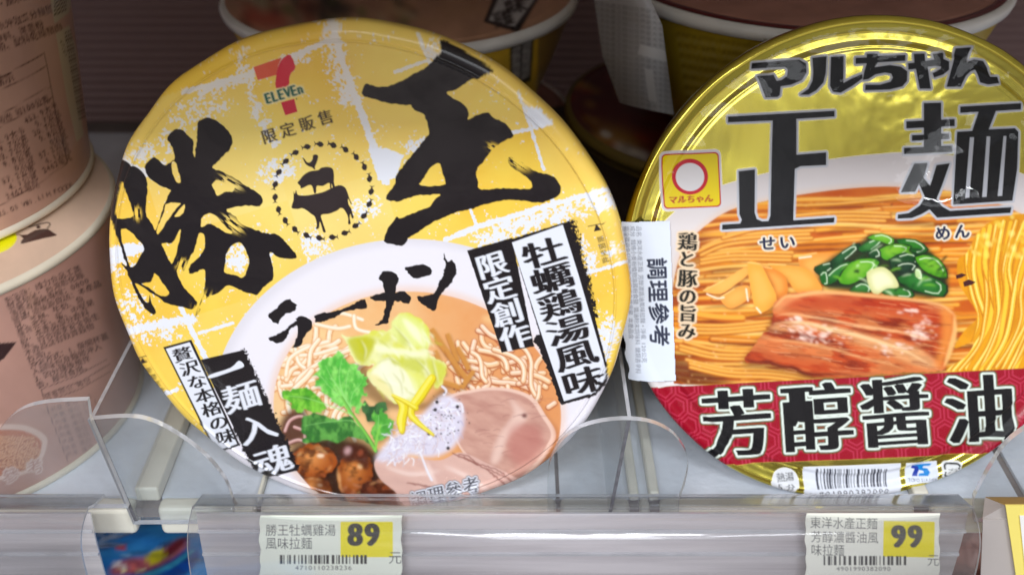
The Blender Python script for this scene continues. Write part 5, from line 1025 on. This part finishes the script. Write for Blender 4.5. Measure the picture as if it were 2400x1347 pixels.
# ------------------------------------------------------------------ bowls in the shade behind
def shade_bowl(x, y, z, R_, label, body, rim, lidm, hh=.075, bcv=None, lcv=None, bcol=(100, 80, 40), ringcol=None):
    t = thing('noodle_bowl', label, 'noodle bowl', 'upright noodle bowls at the back of the shelf'); c = (x, y, z - hh); up = (0, 0, 1); n = 60
    prof = [(.001, .0), (R_ * .66, 0)] + [(R_ * (.68 + .29 * (k / n) ** .8), .001 + (hh - .006) * k / n) for k in range(n + 1)]
    lathe('bowl_body', prof, c, up, body, t, 500 if bcv else 128, cv=bcv, back=bcol if bcv else None)
    lathe('rim', [(R_ * .96, hh - .006), (R_ * .99, hh - .0055), (R_, hh - .003), (R_ * .99, hh - .0003), (R_ * .965, hh - .0002)], c, up, rim, t, 200)
    lathe('lid', [(R_ * .965 * (1 - k / 80) + .0003, hh - .0004 + (.0006 if k > 4 else 0)) for k in range(81)], c, up, lidm, t, 500 if lcv else 128, cv=lcv)
    return t
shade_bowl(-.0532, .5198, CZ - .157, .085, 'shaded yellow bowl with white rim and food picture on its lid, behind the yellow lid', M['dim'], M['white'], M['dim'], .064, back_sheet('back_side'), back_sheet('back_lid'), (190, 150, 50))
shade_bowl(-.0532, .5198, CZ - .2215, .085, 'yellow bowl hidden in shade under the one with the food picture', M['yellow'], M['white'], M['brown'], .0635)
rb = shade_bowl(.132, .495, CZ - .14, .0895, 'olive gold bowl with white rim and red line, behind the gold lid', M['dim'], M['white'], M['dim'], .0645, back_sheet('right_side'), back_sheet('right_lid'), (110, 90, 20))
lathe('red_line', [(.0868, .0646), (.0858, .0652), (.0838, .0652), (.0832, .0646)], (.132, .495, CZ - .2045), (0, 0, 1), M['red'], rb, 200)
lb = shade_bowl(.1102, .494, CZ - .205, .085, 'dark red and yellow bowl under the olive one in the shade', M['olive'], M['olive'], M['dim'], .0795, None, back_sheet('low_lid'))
shade_bowl(.048, .450, CZ - .215, .072, 'added small black bowl darkening the gap between the yellow lid and the gold lid', M['black'], M['olive'], M['black'], .069)  # bowl added in near-black colours to keep this gap dark
# grey paper label hanging from the olive bowl
cl = back_sheet('label'); G1, G2 = 80, 110; u = np.linspace(0, 1, G1); v = np.linspace(0, 1, G2); U_, V_ = np.meshgrid(u, v)
lx = np.interp(V_, [0, .6, 1], [1388, 1412, 1452]); rx = np.interp(V_, [0, .3, .7, 1], [1512, 1552, 1568, 1580]); PX = lx + (rx - lx) * U_; PY = -30 + V_ * (250 + 30 * U_ ** .8 + 20) 
dpt = .428 + .035 * (1 - np.sin(U_ * 1.9)) + .004 * np.sin(V_ * 5 + U_ * 3)
P = np.stack([on_y(PX[i], PY[i], 1.)*0 for i in range(G2)]); d = ray(PX, PY); P = CAM + d * (dpt / d[..., 1])[..., None]
idx = np.arange(G1 * G2).reshape(G2, G1); F_ = np.stack([idx[:-1, :-1], idx[1:, :-1], idx[1:, 1:], idx[:-1, 1:]], -1).reshape(-1, 4)
x, y = PX.ravel(), PY.ravel(); tag(link('paper_label', P.reshape(-1, 3), F_, M['dim'], rb, True, cl.sample(x, y)), 'grey import label with fine print hanging down in the shade', None)

# ------------------------------------------------------------------ clear acrylic dividers and front tabs
def sheet_from(P, y, name, parent, th=.0022, em=None):
    """clear front panel cut to an outline read in the photograph, standing at depth y"""
    P = np.asarray(P, float); Q = on_y(P[:, 0], P[:, 1], y); n = len(Q); V = np.concatenate([Q, Q + [0, th, 0]])
    F_ = [tuple(range(n))[::-1], tuple(range(n, 2 * n))] + [(i, (i + 1) % n, n + (i + 1) % n, n + i) for i in range(n)]
    o = link(name, V, F_, [M['acr'], em or M['edge']], parent)
    for k, p in enumerate(o.data.polygons): p.material_index = 0 if k < 2 else 1
    return o
def fin(x, y0, y1, z0, z1, parent, lean=0.):
    t = .0013; V = [(x + lean, y0, z0), (x, y0, z1), (x, y1, z1), (x + lean, y1, z0)]; V = V + [(a + t, b, c) for a, b, c in V]
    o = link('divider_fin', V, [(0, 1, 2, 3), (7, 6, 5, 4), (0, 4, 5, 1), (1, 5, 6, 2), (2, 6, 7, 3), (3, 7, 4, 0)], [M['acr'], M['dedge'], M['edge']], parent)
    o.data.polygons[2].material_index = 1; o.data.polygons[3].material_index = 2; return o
YT = .2955
d1 = thing('acrylic_divider', 'clear acrylic divider with curved tab between the rosy cups and the yellow lid', 'divider', 'clear acrylic dividers')
sheet_from(np.concatenate([crom([(205, 984), (300, 978), (360, 990), (420, 1022), (480, 1068), (525, 1122), (545, 1172)], 6, False), [(548, 1226), (312, 1228)]]), YT, 'front_tab', d1)
q = on_y(np.array([207., 312.]), np.array([985., 1228.]), YT); fin(q[0, 0], YT + .0016, .50, q[1, 2], q[0, 2], d1, q[1, 0] - q[0, 0])
tb = thing('acrylic_tab', 'clear rounded acrylic tab in front of the rosy cup stack', 'tab')
sheet_from(np.concatenate([crom([(-60, 1170), (-20, 1040), (8, 995), (50, 960), (110, 944), (205, 938)], 6, False), [(212, 985), (262, 1100), (300, 1190), (-60, 1190)]]), YT - .004, 'tab_panel', tb)
d2 = thing('acrylic_divider', 'clear acrylic divider with arched tab between the yellow lid and the gold lid', 'divider', 'clear acrylic dividers')
sheet_from(np.concatenate([crom([(1283, 1180), (1284, 1120), (1292, 1075), (1318, 1032), (1360, 1003), (1415, 988), (1475, 984), (1530, 992), (1575, 1015), (1603, 1050), (1613, 1085), (1606, 1130), (1592, 1170)], 6, False), [(1590, 1222), (1284, 1222)]]), YT, 'front_tab', d2)
q = on_y(np.array([1472., 1428.]), np.array([986., 1190.]), YT); fin(q[0, 0], YT + .0016, .45, q[1, 2] - .004, q[0, 2], d2, q[1, 0] - q[0, 0])
d3 = thing('acrylic_divider', 'clear acrylic divider with curved tab right of the gold lid', 'divider', 'clear acrylic dividers')
sheet_from(np.concatenate([crom([(2284, 1166), (2302, 1130), (2325, 1090), (2350, 1052), (2380, 1022), (2420, 1000), (2500, 985)], 6, False), [(2560, 1222), (2284, 1222)]]), YT - .004, 'front_tab', d3)

# ------------------------------------------------------------------ price rails
RP = [(.3000, CZ - .2762), (.2905, CZ - .2722), (.2872, CZ - .2702), (.2860, CZ - .2703), (.2815, CZ - .2712), (.2772, CZ - .2738), (.2745, CZ - .2780), (.2732, CZ - .2840), (.2728, CZ - .2895), (.2726, CZ - .2905), (.2729, CZ - .2915), (.2733, CZ - .2990), (.2731, CZ - .3000), (.2736, CZ - .3010), (.2750, CZ - .3075), (.2749, CZ - .3085), (.2754, CZ - .3095), (.2766, CZ - .3150), (.2785, CZ - .3230), (.2790, CZ - .3300)]
def extr(name, prof, x0, x1, m, parent, th=.0011, curve=0.):
    P = crom([(a, b) for a, b in prof], 5, False); K = len(P); d = np.gradient(P, axis=0); L = np.hypot(d[:, 0], d[:, 1])[:, None]; nn = np.stack([-d[:, 1], d[:, 0]], 1) / L
    V = []; 
    for x, s_ in ((x0, 1), (x1, -1)):
        for off in (0, th):
            Q = P + nn * off
            for k, (y, z) in enumerate(Q): V.append((x + curve * s_ * math.sin(k / K * 6) * .0006, y, z))
    F_ = []
    for k in range(K - 1):
        F_ += [(k, k + 1, 2 * K + k + 1, 2 * K + k), (K + k + 1, K + k, 3 * K + k, 3 * K + k + 1), (k + 1, k, K + k, K + k + 1), (2 * K + k, 2 * K + k + 1, 3 * K + k + 1, 3 * K + k)]
    n4 = len(F_); F_ += [(0, 2 * K, 3 * K, K), (K - 1, 2 * K - 1, 4 * K - 1, 3 * K - 1)]
    o = link(name, V, F_, [m, M['edge']], parent, True)
    for k, p in enumerate(o.data.polygons):
        if k >= n4 or k % 4 >= 2: p.material_index = 1; p.use_smooth = False
    return o
BP = [(.2880, CZ - .2745), (.2868, CZ - .285), (.2865, CZ - .300), (.2868, CZ - .315), (.2872, CZ - .330)]
def rail(x0, x1, label, c=1.):
    t = thing('price_rail', label, 'price rail', 'clear plastic price rails on the shelf edge'); extr('rail_cover', RP, x0, x1, M['rail'], t, curve=c); extr('rail_back', BP, x0 + .001, x1 - .001, M['railback'], t, .0009)
    for k, z in enumerate((.2812, .2925, .3052, .3175)): box('rail_rib', x0 + .001, x1 - .001, .2856, .2866, CZ - z - .0005, CZ - z + .0005, M['edge'], t)
    return t
ex = lambda x, yy=.2755: float(on_y(x, 1260., yy)[0])
rail(-.42, ex(190.), 'short clear price rail at the left edge, without a ticket'); rail(ex(432.), ex(2306.), 'long clear price rail holding the 89 and 99 tickets')
def ticket(n, x0, x1, y0, label, ys=.2815):
    cv = tag_sheet(n); rg = np.random.default_rng(n); xs = np.arange(x0, x1, 1.6); ysn = np.arange(y0, 1400, 1.6); X, Y = np.meshgrid(xs, ysn)
    X = X.copy(); k0 = (X[:, 0:1] * 0 + 1.5 * np.sin(Y[:, 0:1] / 7) + 1.2 * np.sin(Y[:, 0:1] / 17)); X[:, :2] += k0; X[:, -2:] += k0 * .8
    dpt = ys + .0012 * ((X - x0) / (x1 - x0) - .5) ** 2 * 4 + .0008 * np.sin(Y / 60); d = ray(X, Y); P = CAM + d * (dpt / d[..., 1])[..., None]
    H_, W_ = X.shape; idx = np.arange(H_ * W_).reshape(H_, W_); F_ = np.stack([idx[:-1, :-1], idx[1:, :-1], idx[1:, 1:], idx[:-1, 1:]], -1).reshape(-1, 4)
    o = link('price_ticket', P.reshape(-1, 3), F_, M['tag'], None, True, cv.sample(X.ravel(), Y.ravel())); so = o.modifiers.new('s', 'SOLIDIFY'); so.thickness = .0002; so.offset = 0
    return tag(o, label, 'price ticket', 'price tickets in the rail')
ticket(0, 609, 943, 1207, 'pale green price ticket reading 89, under the yellow lid'); ticket(1, 1888, 2203, 1202, 'cream price ticket reading 99, under the gold lid')

# right end: grey card and yellow card
t = thing('card_sign', 'grey and yellow folded card at the right end of the shelf edge', 'card')
def panel(name, pts, yy, m, th=.0006, y2=None):
    P = np.array(pts, float); ys = np.full(len(P), yy) if y2 is None else np.array(y2); d = ray(P[:, 0], P[:, 1]); Q = CAM + d * (ys / d[:, 1])[:, None]; n = len(Q); V = np.concatenate([Q, Q + [0, th, 0]])
    return link(name, V, [tuple(range(n))[::-1], tuple(range(n, 2 * n))] + [(i, (i + 1) % n, n + (i + 1) % n, n + i) for i in range(n)], m, t)
panel('grey_card', [(2310, 1167), (2358, 1186), (2364, 1216), (2304, 1216)], .2830, M['card'], y2=[.2895, .281, .2808, .2815]); panel('grey_card', [(2304, 1216.5), (2364, 1216.5), (2400, 1420), (2296, 1420)], .2808, M['card'])
panel('yellow_card', [(2357, 1184), (2520, 1184), (2520, 1420), (2392, 1420)], .2795, M['ycard']); panel('card_top', [(2311, 1166), (2520, 1166), (2520, 1183), (2357, 1183.5)], .285, mat('ochre card', (196, 158, 76), .6), y2=[.293, .293, .2802, .2802])
panel('white_patch', [(2390, 1208), (2520, 1208), (2520, 1420), (2412, 1420)], .2790, M['white'], .0003)

# ------------------------------------------------------------------ goods on the shelf below, seen through the gap and the rail
def pillow(name, cx, cy, cz, rx, ry, rz, m, cat, label, seed, rot=0.):
    G = 90; u, v = np.meshgrid(np.linspace(-1, 1, G), np.linspace(-1, 1, G)); h = ((1 - np.abs(u) ** 3) * (1 - np.abs(v) ** 3)) ** .6
    n_ = fbm(u * 60 + 100, v * 60 + 100, 22, seed) - .5; V = []
    for s_ in (1, -1): V.append(np.stack([u * rx * (1 - .04 * h), v * ry * (1 - .04 * h), s_ * rz * h * (1 + .5 * n_) + n_ * .006], -1).reshape(-1, 3))
    V = np.concatenate(V); c, s_ = math.cos(rot), math.sin(rot); V = np.stack([V[:, 0] * c - V[:, 1] * s_, V[:, 0] * s_ + V[:, 1] * c, V[:, 2]], 1) + [cx, cy, cz]
    idx = np.arange(G * G).reshape(G, G); q = np.stack([idx[:-1, :-1], idx[:-1, 1:], idx[1:, 1:], idx[1:, :-1]], -1).reshape(-1, 4)
    return V, np.concatenate([q, q[:, ::-1] + G * G]), u, v
cb = Sheet(150, 1230, 470, 1420, 1.6, (24, 122, 206)); X, Y = cb.X, cb.Y; b0 = fbm(X * .5 + Y, Y * 1.6, 30, 401)[..., None]; cb.a[..., :3] = lin((14, 92, 180)) * (1 - b0) + lin((70, 168, 230)) * b0
cb.fill(crom([(275, 1278), (292, 1277), (288, 1290), (279, 1291)]), (210, 70, 80), .8); cb.soft(crom([(260, 1330), (300, 1308), (360, 1300), (420, 1262), (440, 1280), (380, 1330), (300, 1347), (262, 1347)]), (196, 90, 90), .9, 3)
cb.soft(crom([(345, 1300), (372, 1286), (392, 1295), (380, 1312), (352, 1322)]), (226, 214, 30), .95, 1); cb.soft(crom([(385, 1290), (420, 1262), (440, 1262), (400, 1300)]), (120, 20, 40), .9, 1); cb.soft(crom([(372, 1276), (400, 1270), (392, 1284)]), (60, 50, 50), .8, 2)
for k in range(22): cb.soft(ellipse(RNG.uniform(262, 350), RNG.uniform(1318, 1350), RNG.uniform(3, 9), RNG.uniform(2, 5), RNG.uniform(0, 90)), [(230, 120, 110), (240, 226, 220), (150, 40, 50), (250, 240, 160)][k % 4], .9, 1)
for k in range(9): cb.soft(ellipse(RNG.uniform(200, 300), RNG.uniform(1290, 1345), RNG.uniform(3, 12), RNG.uniform(2, 5), RNG.uniform(-30, 10)), (150, 200, 240), .7, 1)
cb.soft(crom([(280, 1350), (340, 1338), (400, 1310), (440, 1285), (470, 1300), (420, 1350)]), (10, 60, 150), .9, 2); cb.soft(crom([(330, 1347), (400, 1318), (450, 1286), (452, 1294), (400, 1330), (350, 1350)]), (60, 160, 190), .9, 1)
V, F_, u, v = pillow('snack_packet', -.135, .335, CZ - .365, .085, .07, .022, None, None, None, 4, .3); x, y = proj(V)
o = link('snack_packet', V, F_, M['cup'], None, True, cb.sample(x, y)); tag(o, 'bright blue snack packet showing under the shelf through the gap between the rails', 'snack packet')
for (cx, cy, rx, ry, m, lb, sd) in ((-.03, .33, .05, .05, 'rose', 'rose packet below the shelf under the 89 ticket', 6), (.07, .33, .035, .05, 'dark', 'dark packet below the shelf between the tickets', 7), (.14, .33, .035, .05, 'rose', 'rosy packet below the shelf under the 99 ticket', 9), (.21, .335, .035, .05, 'brown', 'brown packet below the shelf at the right', 10), (-.27, .33, .05, .05, 'rose', 'pale packet below the shelf at the left edge', 11)):
    V, F_, u, v = pillow('p', cx, cy, CZ - .372, rx, ry, .018, None, None, None, sd); tag(link('snack_packet', V, F_, M[m], None, True), lb, 'snack packet', 'packets on the shelf below')
